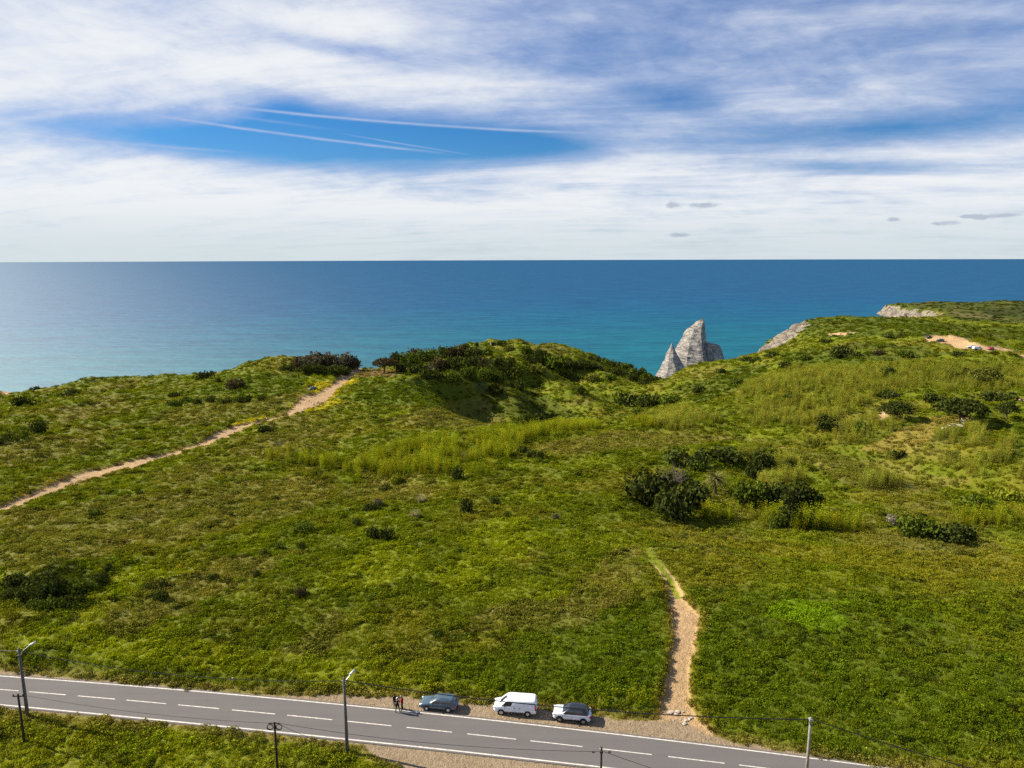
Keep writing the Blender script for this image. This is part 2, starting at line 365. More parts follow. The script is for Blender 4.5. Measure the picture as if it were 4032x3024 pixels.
col[:] = GREEN
lay(OLIVE, sstep(-.15, .35, na + nc * .5))
lay(HEATH, sstep(.15, .6, nb * .5 + nc) * .6)
lay(DARK, sstep(.15, .5, nd * .3 + nb * .8) * .45)
lay(BRIGHT, sstep(.15, .5, -na + nb * .5) * .55)
heath_p = [[(0, 2030), (350, 1980), (700, 1930), (1100, 1880), (1330, 1930), (1250, 2010), (900, 2080), (500, 2180), (200, 2260), (0, 2300)],
           [(0, 1720), (250, 1720), (450, 1730), (350, 1790), (150, 1830), (0, 1850)], [(580, 1640), (750, 1600), (1000, 1570), (1200, 1540), (1180, 1600), (950, 1640), (700, 1690)],
           [(180, 1620), (400, 1580), (560, 1590), (480, 1640), (250, 1670)], [(180, 2480), (500, 2350), (900, 2200), (1150, 2180), (900, 2330), (500, 2500)],
           [(1450, 1840), (1750, 1900), (1700, 1960), (1500, 1990), (1350, 1960)], [(2100, 2330), (2400, 2200), (2540, 2150), (2500, 2350), (2200, 2480), (1800, 2520)],
           [(1700, 1600), (1900, 1570), (2000, 1660), (1850, 1700), (1500, 1660)], [(2080, 1760), (2450, 1700), (2900, 1720), (3150, 1740), (2800, 1750), (2300, 1790)],
           [(1020, 2640), (1240, 2420), (1330, 2400), (1250, 2560)], [(3000, 1750), (3500, 1820), (3800, 1900), (3600, 1960), (3300, 1900)]]
for p in heath_p: lay(HEATH * (1, .95, .9), pmask(p) * (.5 + nd * .15 + .4 * nb))
gold_p = [[(3390, 1770), (3560, 1680), (3680, 1640), (3780, 1640), (3800, 1680), (3690, 1720), (3650, 1760), (3560, 1790)], [(2500, 2120), (3200, 2150), (3700, 2180), (4100, 2200), (4100, 2330), (3600, 2260), (3000, 2200)], [(3750, 1750), (3900, 1740), (3880, 1780), (3760, 1790)]]
for i, p in enumerate(gold_p): lay((STRAW * (.92, .84, .5)) if i == 0 else OLIVE * (1.08, 1.02, 1), pmask(p) * (.75 + nd * .4))
bright_p = [[(1900, 2050), (2100, 2030), (2130, 2100), (2000, 2230), (1850, 2330), (1800, 2260)], [(1500, 2150), (1700, 2120), (1600, 2260), (1400, 2330), (1300, 2300)], [(400, 2330), (560, 2230), (700, 2260), (480, 2400), (250, 2560), (180, 2520)],
            [(0, 2560), (900, 2640), (1500, 2720), (2000, 2740), (2000, 2640), (1400, 2600), (700, 2520), (0, 2480)], [(0, 2860), (1300, 2930), (1700, 3024), (1600, 3200), (0, 3200)], [(900, 1520), (1200, 1480), (1330, 1480), (1250, 1520)], [(1900, 1760), (2050, 1720), (2030, 1780), (1900, 1860)]]
for p in bright_p: lay(BRIGHT, pmask(p) * (.6 + nd * .2 + nb * .3))
fern_p = [[(2640, 2330), (2900, 2300), (3400, 2350), (3800, 2500), (4100, 2600), (4100, 3000), (3300, 2980), (2760, 2800), (2760, 2500)], [(1380, 1500), (1700, 1500), (1850, 1560), (1700, 1620), (1400, 1580)], [(2000, 2520), (2600, 2350), (2600, 2700), (2300, 2760), (1700, 2700)], [(700, 1560), (900, 1480), (1250, 1470), (1150, 1560)], [(3950, 1680), (4100, 1660), (4100, 1800), (3920, 1790)]]
for p in fern_p: lay(FERN, pmask(p) * (.62 + nd * .4 + nb * .3))
lay(BRIGHT * (.75, 1.05, 1), pmask([(3000, 2440), (3150, 2360), (3330, 2380), (3300, 2480), (3130, 2500)]) * .7)
lay(DARK, pmask([(20, 2300), (250, 2220), (420, 2280), (330, 2380), (120, 2410)]) * .8)
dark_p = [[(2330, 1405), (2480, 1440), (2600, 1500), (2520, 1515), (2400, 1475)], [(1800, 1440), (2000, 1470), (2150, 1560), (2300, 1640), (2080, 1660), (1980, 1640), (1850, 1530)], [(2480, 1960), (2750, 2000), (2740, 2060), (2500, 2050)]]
for p in ([(3100, 1260), (3400, 1235), (3700, 1270), (4100, 1300), (4100, 1345), (3800, 1335), (3500, 1325), (3200, 1335)], [(3050, 1400), (3300, 1360), (3600, 1360), (3750, 1400), (3500, 1430), (3150, 1440)], [(2650, 1540), (2950, 1440), (3050, 1440), (2900, 1540), (2750, 1600)]): lay(FERN * (.62, .62, 1), pmask(p) * (.6 + nb * .5))
for p in dark_p: lay(DARK, pmask(p) * (.55 + nb * .6))  # dark bush cover, with shade of the hill flank and gully painted in
yel_p = [[(1235, 1510), (1290, 1500), (1330, 1515), (1300, 1545), (1240, 1545)], [(1140, 1600), (1170, 1570), (1185, 1600), (1160, 1622), (1140, 1620)], [(1240, 1590), (1335, 1572), (1345, 1590), (1300, 1610), (1200, 1625)], [(1350, 1510), (1380, 1495), (1430, 1500), (1360, 1520), (1325, 1555), (1300, 1560)], [(910, 1672), (1040, 1640), (1050, 1648), (920, 1680)], [(540, 1840), (565, 1815), (560, 1830)], [(1280, 1565), (1340, 1545), (1320, 1565)], [(1230, 1548), (1290, 1535), (1270, 1552)]]
for p in yel_p: lay(YELLOW, (in_poly(p, UG + nd * 10, VG + nb * 6) & FRONT) * 1.0)
lay(STRAW * (.9, .8, .8), (in_poly([(1200, 1600), (1300, 1585), (1260, 1600), (1225, 1612)], UG, VG) & FRONT) * .9)
lay(STRAW * (.75, .62, .62), pmask([(1400, 1475), (1440, 1455), (1560, 1460), (1560, 1485), (1430, 1490)]) * .9)
# verge fringe: worn, straw coloured
fr = sstep(-1.6, -0.2, VERGE) * (1 - sstep(-.1, .25, VERGE))
lay(STRAW * (.8, .78, .5), fr * .8 * (np.abs(AZG) < 1.35))
fr2 = sstep(1.2, 0.1, GTRACK) * (RG > 60)
lay(STRAW * (.9, .72, .35), fr2 * .5)
bare = sstep(0.25, -0.25, GTRACK)
patch_p = [[(3255, 1317), (3330, 1311), (3345, 1322), (3270, 1326)], [(3140, 1278), (3175, 1280), (3160, 1292), (3142, 1290)], [(3455, 1650), (3480, 1605), (3500, 1640), (3470, 1660)], [(0, 1545), (30, 1540), (60, 1548), (0, 1560)], [(1660, 1443), (1700, 1441), (1700, 1446)], [(4032, 1573), (3970, 1577), (4032, 1580)], [(3335, 1312), (3370, 1310), (3360, 1318)], [(3660, 1335), (3760, 1322), (3830, 1350), (3900, 1365), (3760, 1360), (3700, 1345)], [(3800, 1340), (3810, 1336), (3835, 1343)], [(3860, 1360), (3960, 1372), (3990, 1385), (3930, 1380)], [(1935, 1368), (1950, 1360), (1945, 1372)]]
for p in patch_p: bare = np.maximum(bare, (in_poly(p, UG + nd * 5, VG + nb * 3) & FRONT) * 1.0)
lay(DIRT, bare)
gravel = sstep(-.1, .25, VERGE) * (np.abs(AZG) < 1.35)
lay(c3(.35, .265, .185), gravel)
# bare rock: the coastal drop and the flank of the right headland
rock = sstep(.10, .30, GDROP + nb * .12)
rock = np.maximum(rock, sstep(.0, .3, pmask([(2960, 1400), (3060, 1318), (3110, 1272), (3170, 1262), (3185, 1275), (3165, 1300), (3120, 1330), (3080, 1358), (3010, 1385)]) * (.6 + nb * 1.1)))
rock = rock * (RG > 200)
rutd, _ = seg_dist(GX, GY, track_pts([(2672, 2360), (2640, 2295), (2604, 2240), (2568, 2195), (2545, 2160)]))
rut = sstep(.32, .12, np.abs(rutd - .72) + fbm(GX, GY, 1.5, 2, 66) * .15) * (VG < 2345) * (VG > 2140) * FRONT
rutb = rut * sstep(2215, 2255, VG); lay(BRIGHT * (.9, .95, 1.5), sstep(1.3, .7, rutd) * (VG < 2345) * (VG > 2140) * FRONT * .9); lay(DIRT, rutb); lay(STRAW * (.8, .85, .5), (rut - rutb) * .6)
bare = np.maximum(bare, rutb)
col = col * (1 + (nd * .15)[..., None]); col = np.where(np.maximum(bare, gravel)[..., None] > .5, col, col * np.array([.98, 1.0, 1.0]))
col = np.clip(col, .004, .8)

def cr_interp(grid, fi, fj):
    i = fi.astype(int); j = fj.astype(int); a = fi - i; b = fj - j
    if grid.ndim == 3: a = a[:, None]; b = b[:, None]
    return grid[i, j] * (1 - a) * (1 - b) + grid[i + 1, j] * a * (1 - b) + grid[i, j + 1] * (1 - a) * b + grid[i + 1, j + 1] * a * b

def np_mesh(name, V, F, mat=None, smooth=False, colors=None, floats=None):
    me = bpy.data.meshes.new(name); V = np.asarray(V, np.float32); F = np.asarray(F, np.int32); k = F.shape[1]
    me.vertices.add(len(V)); me.vertices.foreach_set('co', V.ravel())
    me.loops.add(F.size); me.loops.foreach_set('vertex_index', F.ravel())
    me.polygons.add(len(F)); me.polygons.foreach_set('loop_start', np.arange(0, F.size, k, dtype=np.int32)); me.polygons.foreach_set('loop_total', np.full(len(F), k, np.int32))
    if smooth: me.polygons.foreach_set('use_smooth', np.ones(len(F), bool))
    for nm, c in (colors or {}).items():
        a = me.attributes.new(nm, 'FLOAT_COLOR', 'POINT'); a.data.foreach_set('color', np.concatenate([c, np.ones((len(c), 1))], 1).astype(np.float32).ravel())
    for nm, c in (floats or {}).items():
        a = me.attributes.new(nm, 'FLOAT', 'POINT'); a.data.foreach_set('value', c.astype(np.float32).ravel())
    me.update(calc_edges=True); me.validate(clean_customdata=False)
    if mat: me.materials.append(mat)
    return me
def link(name, me, parent=None, loc=None):
    o = bpy.data.objects.new(name, me); COL.objects.link(o)
    if parent: o.parent = parent
    if loc is not None: o.location = loc
    return o
def tag(o, label=None, cat=None, group=None, kind=None):
    if label: o['label'] = label
    if cat: o['category'] = cat
    if group: o['group'] = group
    if kind: o['kind'] = kind
    return o

# ------------------------------------------------------------------ materials of the setting
def new_mat(name):
    m = bpy.data.materials.new(name); m.use_nodes = True; tr = m.node_tree; tr.nodes.clear(); E.tree = tr
    out = tr.nodes.new('ShaderNodeOutputMaterial'); return m, tr, out
def principled(tr, out, rough=.8, spec=.3, metal=0.0):
    b = tr.nodes.new('ShaderNodeBsdfPrincipled'); b.inputs['Roughness'].default_value = rough; b.inputs['Specular IOR Level'].default_value = spec; b.inputs['Metallic'].default_value = metal
    tr.links.new(b.outputs[0], out.inputs[0]); return b
def bump(tr, h, strength=.5, dist=.1, normal=None):
    n = tr.nodes.new('ShaderNodeBump'); n.inputs['Strength'].default_value = strength; n.inputs['Distance'].default_value = dist
    tr.links.new(h, n.inputs['Height'])
    if normal: tr.links.new(normal, n.inputs['Normal'])
    return n.outputs[0]
def attr(tr, name, kind='GEOMETRY'):
    n = tr.nodes.new('ShaderNodeAttribute'); n.attribute_name = name; n.attribute_type = kind; return n
def obj_co(tr): 
    n = tr.nodes.new('ShaderNodeNewGeometry'); return n.outputs['Position']
def ramp(tr, fac, stops):
    n = tr.nodes.new('ShaderNodeValToRGB'); tr.links.new(fac, n.inputs[0]); el = n.color_ramp.elements
    while len(el) < len(stops): el.new(.5)
    for e, (p, c) in zip(el, stops): e.position = p; e.color = (*c, 1)
    return n.outputs[0]

def rock_colour(tr, pos, warm=0.0):
    """layered grey limestone: tilted beds, cracks, stains"""
    mp = tr.nodes.new('ShaderNodeMapping'); mp.inputs['Rotation'].default_value = (0, .5, .3); mp.inputs['Scale'].default_value = (1, 1, 2.6); tr.links.new(pos, mp.inputs[0])
    a = nnoise(tr, mp.outputs[0], .06, 8, .65); b = nnoise(tr, pos, .22, 7, .7)
    base = ramp(tr, a.outputs[0], [(.28, (.20, .19, .19)), (.42, (.36, .345, .33)), (.55, (.50, .475, .45)), (.75, (.60, .56, .51))])
    base = nmix(tr, E(b.outputs[0]).smooth(.50, .74) * (.5 + warm), base, (.50, .38, .24))
    v = tr.nodes.new('ShaderNodeTexVoronoi'); v.feature = 'DISTANCE_TO_EDGE'; v.inputs['Scale'].default_value = .075
    wv = nnoise(tr, mp.outputs[0], .12, 4); mx = tr.nodes.new('ShaderNodeVectorMath'); mx.operation = 'MULTIPLY_ADD'; tr.links.new(wv.outputs['Color'], mx.inputs[0]); mx.inputs[1].default_value = (9, 9, 9); tr.links.new(mp.outputs[0], mx.inputs[2]); tr.links.new(mx.outputs[0], v.inputs['Vector'])
    crack = E(v.outputs[0]).smooth(.12, .01)
    base = nmix(tr, crack * .55, base, (.10, .095, .10))
    h = E(a.outputs[0]) * 1.2 + E(b.outputs[0]) * .9 - crack * .5
    return base, h

m_land, tr, out = new_mat('land')
b = principled(tr, out, .9, .15)
pos = obj_co(tr)
ca_ = attr(tr, 'cover'); ra = attr(tr, 'rock'); ba = attr(tr, 'bare')
n1_ = nnoise(tr, pos, 1.7, 5, .65); n2_ = nnoise(tr, pos, 6.0, 4, .7)
k = (E(n1_.outputs[0]) * 1.2 + E(n2_.outputs[0]) * .8)
vary = nmix(tr, k.smooth(.55, 1.45), (.56, .57, .54), (.96, .95, .92))
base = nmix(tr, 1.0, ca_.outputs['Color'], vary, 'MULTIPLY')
base2 = nmix(tr, 1.0, ca_.outputs['Color'], nmix(tr, E(n1_.outputs[0]).smooth(.3, .7), (.82, .8, .78), (1.12, 1.1, 1.08)), 'MULTIPLY')
base = nmix(tr, E(ba.outputs['Fac']).smooth(.3, .6), base, base2)
rc_, rh_ = rock_colour(tr, pos, .3)
rc_ = nmix(tr, 1.0, rc_, (.66, .60, .53), 'MULTIPLY')
base = nmix(tr, E(ra.outputs['Fac']).smooth(.35, .65), base, rc_)
base = nmix(tr, 1.0, base, (.80, .80, .73), 'MULTIPLY')
tr.links.new(base, b.inputs['Base Color'])
hh = E(n1_.outputs[0]) * .9 + E(n2_.outputs[0]) * .5 + rh_ * E(ra.outputs['Fac']) * 6.0
tr.links.new(bump(tr, hh.s, .7, .5), b.inputs['Normal'])

keep = GZ > SEA - 11.5
idx = np.arange(GX.size).reshape(CELLN)
q = np.stack([idx[:-1, :-1], idx[:-1, 1:], idx[1:, 1:], idx[1:, :-1]], -1)
km = keep[:-1, :-1] | keep[1:, 1:] | keep[:-1, 1:] | keep[1:, :-1]
cellmask = np.zeros(km.shape, int)
def _cm(g): return (g[:-1, :-1] + g[1:, 1:] + g[:-1, 1:] + g[1:, :-1]) / 4
inr = _cm(RG) > 55
cellmask[(_cm(GT[0]) < 0) & inr] = 1; cellmask[(_cm(GT[1]) < 0) & inr] = 2; cellmask[(_cm(GT[2]) < 0) & inr] = 3; cellmask[(_cm(gravel) > .5) & (_cm(np.abs(GX)) < 120)] = 4
VALL = np.stack([GX, GY, GZ], -1).reshape(-1, 3)
GROUND = {}
for gi, (nm, lab) in enumerate((('terrain', 'rolling green coastal scrubland falling to sea cliffs'), ('dirt_track', 'long pale sandy track winding up to the left crest'), ('dirt_path', 'short sandy path leading uphill from the road lay-by'), ('car_park_track', 'sandy track and parking patch on the right headland'), ('gravel_verge', 'pale gravel shoulder and lay-by along the road'))):
    F = q[km & (cellmask == gi)].reshape(-1, 4)
    used = np.unique(F); remap = np.full(GX.size, -1); remap[used] = np.arange(len(used))
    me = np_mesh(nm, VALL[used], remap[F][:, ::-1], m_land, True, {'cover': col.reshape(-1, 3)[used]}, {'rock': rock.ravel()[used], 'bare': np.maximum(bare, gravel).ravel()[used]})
    GROUND[nm] = tag(link(nm, me), lab, kind='structure')

# ------------------------------------------------------------------ sea
m_sea, tr, out = new_mat('sea_water')
pos = obj_co(tr); sp = tr.nodes.new('ShaderNodeSeparateXYZ'); tr.links.new(pos, sp.inputs[0])
SX, SY = E(sp.outputs[0]), E(sp.outputs[1])
dist = E.op('SQRT', SX * SX + SY * SY)
off = E(nnoise(tr, ncomb(tr, SX * .0007, SY * .0025, 0), 1, 4, .6).outputs[0]) - .5
q1 = dist + off * 900 - SX * .25
colr = ramp(tr, q1.smooth(700, 4200).s, [(0, (.006, .130, .160)), (.3, (.008, .106, .178)), (.65, (.010, .090, .182)), (1, (.012, .086, .178))])
swell = nnoise(tr, ncomb(tr, SX * .005, SY * .022, 0), 1, 6, .65); surf = nnoise(tr, ncomb(tr, SX * .03, SY * .06, 0), 1, 4, .6)
colr = nmix(tr, (E(swell.outputs[0]) * .65 + E(surf.outputs[0]) * .35).smooth(.38, .62) * .9, colr, nmix(tr, 1.0, colr, (.5, .60, .70), 'MULTIPLY'))
dif = tr.nodes.new('ShaderNodeBsdfDiffuse'); tr.links.new(colr, dif.inputs[0])
glo = tr.nodes.new('ShaderNodeBsdfGlossy'); glo.distribution = 'BECKMANN'; glo.inputs['Roughness'].default_value = .78; glo.inputs[0].default_value = (.9, .95, 1, 1)
w1 = nnoise(tr, ncomb(tr, SX * .02, SY * .05, 0), 1, 4, .55)
bn = bump(tr, w1.outputs[0], .6, 2.0)
tr.links.new(bn, glo.inputs['Normal']); tr.links.new(bn, dif.inputs['Normal'])
fr_ = tr.nodes.new('ShaderNodeFresnel'); fr_.inputs[0].default_value = 1.33; tr.links.new(bn, fr_.inputs['Normal'])
mx = tr.nodes.new('ShaderNodeMixShader'); tr.links.new((E(fr_.outputs[0]) * .03 + .10).clamp().s, mx.inputs[0]); tr.links.new(dif.outputs[0], mx.inputs[1]); tr.links.new(glo.outputs[0], mx.inputs[2])
tr.links.new(mx.outputs[0], out.inputs[0])
ang = np.linspace(0, 2 * np.pi, 257)[:-1]; rad = np.array([0, 300, 600, 1000, 2000, 4000, 8000, 16000, 32000, 60000.])
V = [(0, 0, SEA)]; F3 = []
for r in rad[1:]: V += [(r * math.sin(a), r * math.cos(a), SEA) for a in ang]
me = bpy.data.meshes.new('sea'); fs = [(0, 1 + (i + 1) % 256, 1 + i) for i in range(256)]
for k in range(len(rad) - 2):
    o0 = 1 + k * 256; o1 = o0 + 256
    fs += [(o0 + i, o0 + (i + 1) % 256, o1 + (i + 1) % 256, o1 + i) for i in range(256)]
me.from_pydata(V, [], fs); me.update(); me.materials.append(m_sea)
bm_ = bmesh.new(); bm_.from_mesh(me); bmesh.ops.recalc_face_normals(bm_, faces=bm_.faces)
if bm_.faces[0].normal.z < 0: bmesh.ops.reverse_faces(bm_, faces=bm_.faces)
bm_.to_mesh(me); bm_.free()
sea = tag(link('sea', me), 'blue ocean reaching to the horizon, turquoise near the shore', kind='structure')

# ------------------------------------------------------------------ generic mesh helpers
def mesh_from(name, V, F, mat, smooth=False):
    me = bpy.data.meshes.new(name); me.from_pydata([tuple(map(float, v)) for v in V], [], [tuple(map(int, f)) for f in F]); me.update()
    if mat: me.materials.append(mat)
    if smooth: me.polygons.foreach_set('use_smooth', np.ones(len(me.polygons), bool))
    return me
class MB:
    def __init__(s): s.V = []; s.F = []
    def add(s, V, F):
        o = len(s.V); s.V += [tuple(v) for v in V]; s.F += [tuple(i + o for i in f) for f in F]; return s
    def box(s, c, d, M=None):
        x, y, z = (a / 2 for a in d)
        V = [Vector((i * x, j * y, k * z)) for i in (-1, 1) for j in (-1, 1) for k in (-1, 1)]
        V = [(M @ v if M else v) + Vector(c) for v in V]
        return s.add(V, [(0, 1, 3, 2), (4, 6, 7, 5), (0, 4, 5, 1), (2, 3, 7, 6), (0, 2, 6, 4), (1, 5, 7, 3)])
    def tube(s, pts, rad, n=8, cap=True):
        pts = [Vector(p) for p in pts]; rings = []
        if not hasattr(rad, '__len__'): rad = [rad] * len(pts)
        o = len(s.V)
        for i, p in enumerate(pts):
            d = (pts[min(i + 1, len(pts) - 1)] - pts[max(i - 1, 0)]).normalized()
            a = d.orthogonal().normalized() if abs(d.z) > .95 else d.cross(Vector((0, 0, 1))).normalized()
            b = d.cross(a)
            s.V += [tuple(p + (a * math.cos(k * 2 * math.pi / n) + b * math.sin(k * 2 * math.pi / n)) * rad[i]) for k in range(n)]
        for i in range(len(pts) - 1):
            for k in range(n):
                k2 = (k + 1) % n; s.F.append((o + i * n + k, o + i * n + k2, o + (i + 1) * n + k2, o + (i + 1) * n + k))
        if cap:
            s.F.append(tuple(o + k for k in range(n))[::-1]); s.F.append(tuple(o + (len(pts) - 1) * n + k for k in range(n)))
        return s
    def lathe(s, prof, n=16, axis='z', c=(0, 0, 0)):
        o = len(s.V)
        for (r, h) in prof:
            for k in range(n):
                a = k * 2 * math.pi / n; x, y = r * math.cos(a), r * math.sin(a)
                p = (x, y, h) if axis == 'z' else (x, h, y)
                s.V.append((p[0] + c[0], p[1] + c[1], p[2] + c[2]))
        for i in range(len(prof) - 1):
            for k in range(n):
                k2 = (k + 1) % n; s.F.append((o + i * n + k, o + i * n + k2, o + (i + 1) * n + k2, o + (i + 1) * n + k))
        s.F.append(tuple(o + k for k in range(n))[::-1]); s.F.append(tuple(o + (len(prof) - 1) * n + k for k in range(n)))
        return s
    def mesh(s, name, mat, smooth=False, bevel=0):
        me = mesh_from(name, s.V, s.F, mat, False)
        bm = bmesh.new(); bm.from_mesh(me)
        if bevel: bmesh.ops.bevel(bm, geom=list(bm.edges), offset=bevel, segments=2, affect='EDGES', clamp_overlap=True)
        bmesh.ops.recalc_face_normals(bm, faces=bm.faces); bm.to_mesh(me); bm.free()
        if smooth: me.polygons.foreach_set('use_smooth', np.ones(len(me.polygons), bool))
        return me
    def build(s, name, mat, parent=None, smooth=False, bevel=0): return link(name, s.mesh(name, mat, smooth, bevel), parent)
def empty(name, loc, rz=0.0, label=None, cat=None, group=None):
    o = bpy.data.objects.new(name, None); COL.objects.link(o); o.location = loc; o.rotation_euler = (0, 0, rz); o.empty_display_size = .3
    return tag(o, label, cat, group)
def copy_tree(o, parent=None):
    c = o.copy(); COL.objects.link(c); c.parent = parent
    if parent is not None: c.matrix_parent_inverse = o.matrix_parent_inverse
    for ch in KIDS.get(o.name, []): copy_tree(ch, c)
    return c
KIDS = {}
def remember(root):
    for o in bpy.data.objects:
        if o.parent is not None: KIDS.setdefault(o.parent.name, [])
    for o in bpy.data.objects:
        if o.parent is not None and o not in KIDS[o.parent.name]: KIDS[o.parent.name].append(o)
def simple(name, c, rough=.7, spec=.3, metal=0.0, noise=.15, nscale=8.0, objcol=False, coat=0.0):
    m, tr, out = new_mat(name); b = principled(tr, out, rough, spec, metal)
    n = nnoise(tr, obj_co(tr), nscale, 4, .6)
    if objcol:
        oi = tr.nodes.new('ShaderNodeObjectInfo'); base = oi.outputs['Color']
    else: base = c
    f = E(n.outputs[0]).smooth(.3, .7)
    lo = nmix(tr, 1.0, base, (1 - noise,) * 3, 'MULTIPLY'); hi = nmix(tr, 1.0, base, (1 + noise,) * 3, 'MULTIPLY')
    tr.links.new(nmix(tr, f, lo, hi), b.inputs['Base Color'])
    if coat: b.inputs['Coat Weight'].default_value = coat; b.inputs['Coat Roughness'].default_value = .05
    return m

# ------------------------------------------------------------------ road
m_road, tr, out = new_mat('asphalt'); b = principled(tr, out, .85, .25)
pos = obj_co(tr); mp = tr.nodes.new('ShaderNodeMapping'); mp.inputs['Rotation'].default_value = (0, 0, .17); mp.inputs['Scale'].default_value = (.05, 1.1, 1); tr.links.new(pos, mp.inputs[0])
st = nnoise(tr, mp.outputs[0], 1.0, 5, .6); gr = nnoise(tr, pos, 28, 3, .7); pa = nnoise(tr, pos, .35, 4, .6)
base = ramp(tr, (E(st.outputs[0]) * .7 + E(pa.outputs[0]) * .3).s, [(.3, (.175, .155, .145)), (.5, (.215, .192, .178)), (.72, (.255, .228, .208))])
base = nmix(tr, .5, base, nmix(tr, E(gr.outputs[0]).smooth(.3, .7), (.14, .125, .115), (.30, .275, .255)))
base = nmix(tr, 1.0, base, (.57, .575, .60), 'MULTIPLY'); tr.links.new(base, b.inputs['Base Color']); tr.links.new(bump(tr, gr.outputs[0], .3, .02), b.inputs['Normal'])
xs = np.arange(-130, 96, 1.0)
V = []; F = []
for x in xs:
    yn, yf = float(road_near(np.array(x))) - .32, float(road_far(np.array(x))) + .32
    V += [(x, yn - .05, -.2), (x, yn, 0.0), (x, yn * .5 + yf * .5, .05), (x, yf, 0.0), (x, yf + .05, -.2)]
for i in range(len(xs) - 1):
    for k in range(4): F.append((i * 5 + k, i * 5 + 5 + k, i * 5 + 6 + k, i * 5 + 1 + k))
road = tag(link('road', mesh_from('road', V, F, m_road)), 'two-lane grey asphalt road crossing the foreground', kind='structure')
m_paint = simple('road_paint', (.55, .51, .45), .7, .3, noise=.22, nscale=2.5)
def road_top(x, s):
    yn, yf = float(road_near(np.array(x))) - .32, float(road_far(np.array(x))) + .32
    y = float(road_y(np.array(x), s)); f = (y - yn) / (yf - yn)
    return (x, y, .05 * (1 - abs(2 * f - 1)) + .006)
def stripe(name, x0, x1, s, hw):
    V = []; F = []; n = max(2, int(abs(x1 - x0)) + 1); ws = hw / 6.0
    for i in range(n):
        x = x0 + (x1 - x0) * i / (n - 1); V += [road_top(x, s - ws), road_top(x, s + ws)]
    for i in range(n - 1): F.append((2 * i, 2 * i + 2, 2 * i + 3, 2 * i + 1))
    return link(name, mesh_from(name, V, F, m_paint), road)
stripe('edge_line', -128, 94, 1.0, .10); stripe('edge_line', -128, 94, 0.0, .10)
_xx = np.linspace(-70, 70, 3000); _uu, _ = project(np.stack([_xx, road_y(_xx, .5), _xx * 0], -1))
for u0, u1 in ((-80, 73), (115, 259), (306, 453), (498, 655), (701, 863), (914, 1083), (1131, 1308), (1368, 1541), (1601, 1780), (1840, 2032), (2088, 2294), (2361, 2566), (2631, 2852), (2910, 3140)):
    stripe('centre_dash', float(np.interp(u0, _uu, _xx)), float(np.interp(u1, _uu, _xx)), .5, .075)

# ------------------------------------------------------------------ foliage materials
def leaf_mat(name, mode, translucent=.35, grad=True):
    """mode INSTANCER: tint comes with the scattered point; OBJECT: from the object's own colour"""
    m, tr, out = new_mat(name)
    if mode == 'INSTANCER': base = attr(tr, 'tint', 'INSTANCER').outputs['Color']
    else: base = tr.nodes.new('ShaderNodeObjectInfo').outputs['Color']
    base = nmix(tr, 1.0, base, (.80, .80, .74) if mode == 'INSTANCER' else (.95, .95, .95), 'MULTIPLY')
    sh = attr(tr, 'shade'); base = nmix(tr, 1.0, base, sh.outputs['Color'], 'MULTIPLY')
    d = tr.nodes.new('ShaderNodeBsdfDiffuse'); tr.links.new(base, d.inputs[0])
    tl = tr.nodes.new('ShaderNodeBsdfTranslucent'); tr.links.new(nmix(tr, 1.0, base, (1.15, 1.1, .6), 'MULTIPLY'), tl.inputs[0])
    mx = tr.nodes.new('ShaderNodeMixShader'); mx.inputs[0].default_value = translucent
    tr.links.new(d.outputs[0], mx.inputs[1]); tr.links.new(tl.outputs[0], mx.inputs[2]); tr.links.new(mx.outputs[0], out.inputs[0])
    return m
m_tuft = leaf_mat('grass_blades', 'INSTANCER', .3); m_scrub = leaf_mat('scrub_leaves', 'INSTANCER', .2); m_leaf = leaf_mat('shrub_leaves', 'OBJECT', .18)
m_bark = simple('bark', (.11, .08, .06), .9, .1, noise=.4, nscale=3); m_dead = simple('dead_wood', (.13, .105, .09), .9, .1, noise=.3, nscale=3)

def rnd(*a): return RNG.random(a) if a else RNG.random()
def blades(nb, h, spread, width, wind, seed, droop=.5):
    g = np.random.default_rng(seed); V = []; F = []; S = []
    for i in range(nb):
        a = g.random() * 2 * np.pi; r0 = g.random() ** .6 * spread; bx, by = r0 * np.cos(a), r0 * np.sin(a)
        hh = h * (.55 + .6 * g.random()) * (1 - .4 * r0 / max(spread, 1e-6)); da = a + g.normal() * .6
        ox, oy = np.cos(da) * droop * hh * g.random() + wind * hh * (.5 + g.random()), np.sin(da) * droop * hh * g.random()
        wa = g.random() * np.pi; wx_, wy_ = np.cos(wa) * width / 2, np.sin(wa) * width / 2
        o = len(V)
        V += [(bx - wx_, by - wy_, -.06 * h), (bx + wx_, by + wy_, -.06 * h), (bx + ox * .45 + wx_ * .9, by + oy * .45 + wy_ * .9, hh * .62), (bx + ox * .45 - wx_ * .9, by + oy * .45 - wy_ * .9, hh * .62), (bx + ox, by + oy, hh)]
        F += [(o, o + 1, o + 2), (o, o + 2, o + 3), (o + 3, o + 2, o + 4)]
        s = .85 + .3 * g.random(); S += [(s, s, s)] * 5
    return np.array(V), np.array(F), np.array(S)
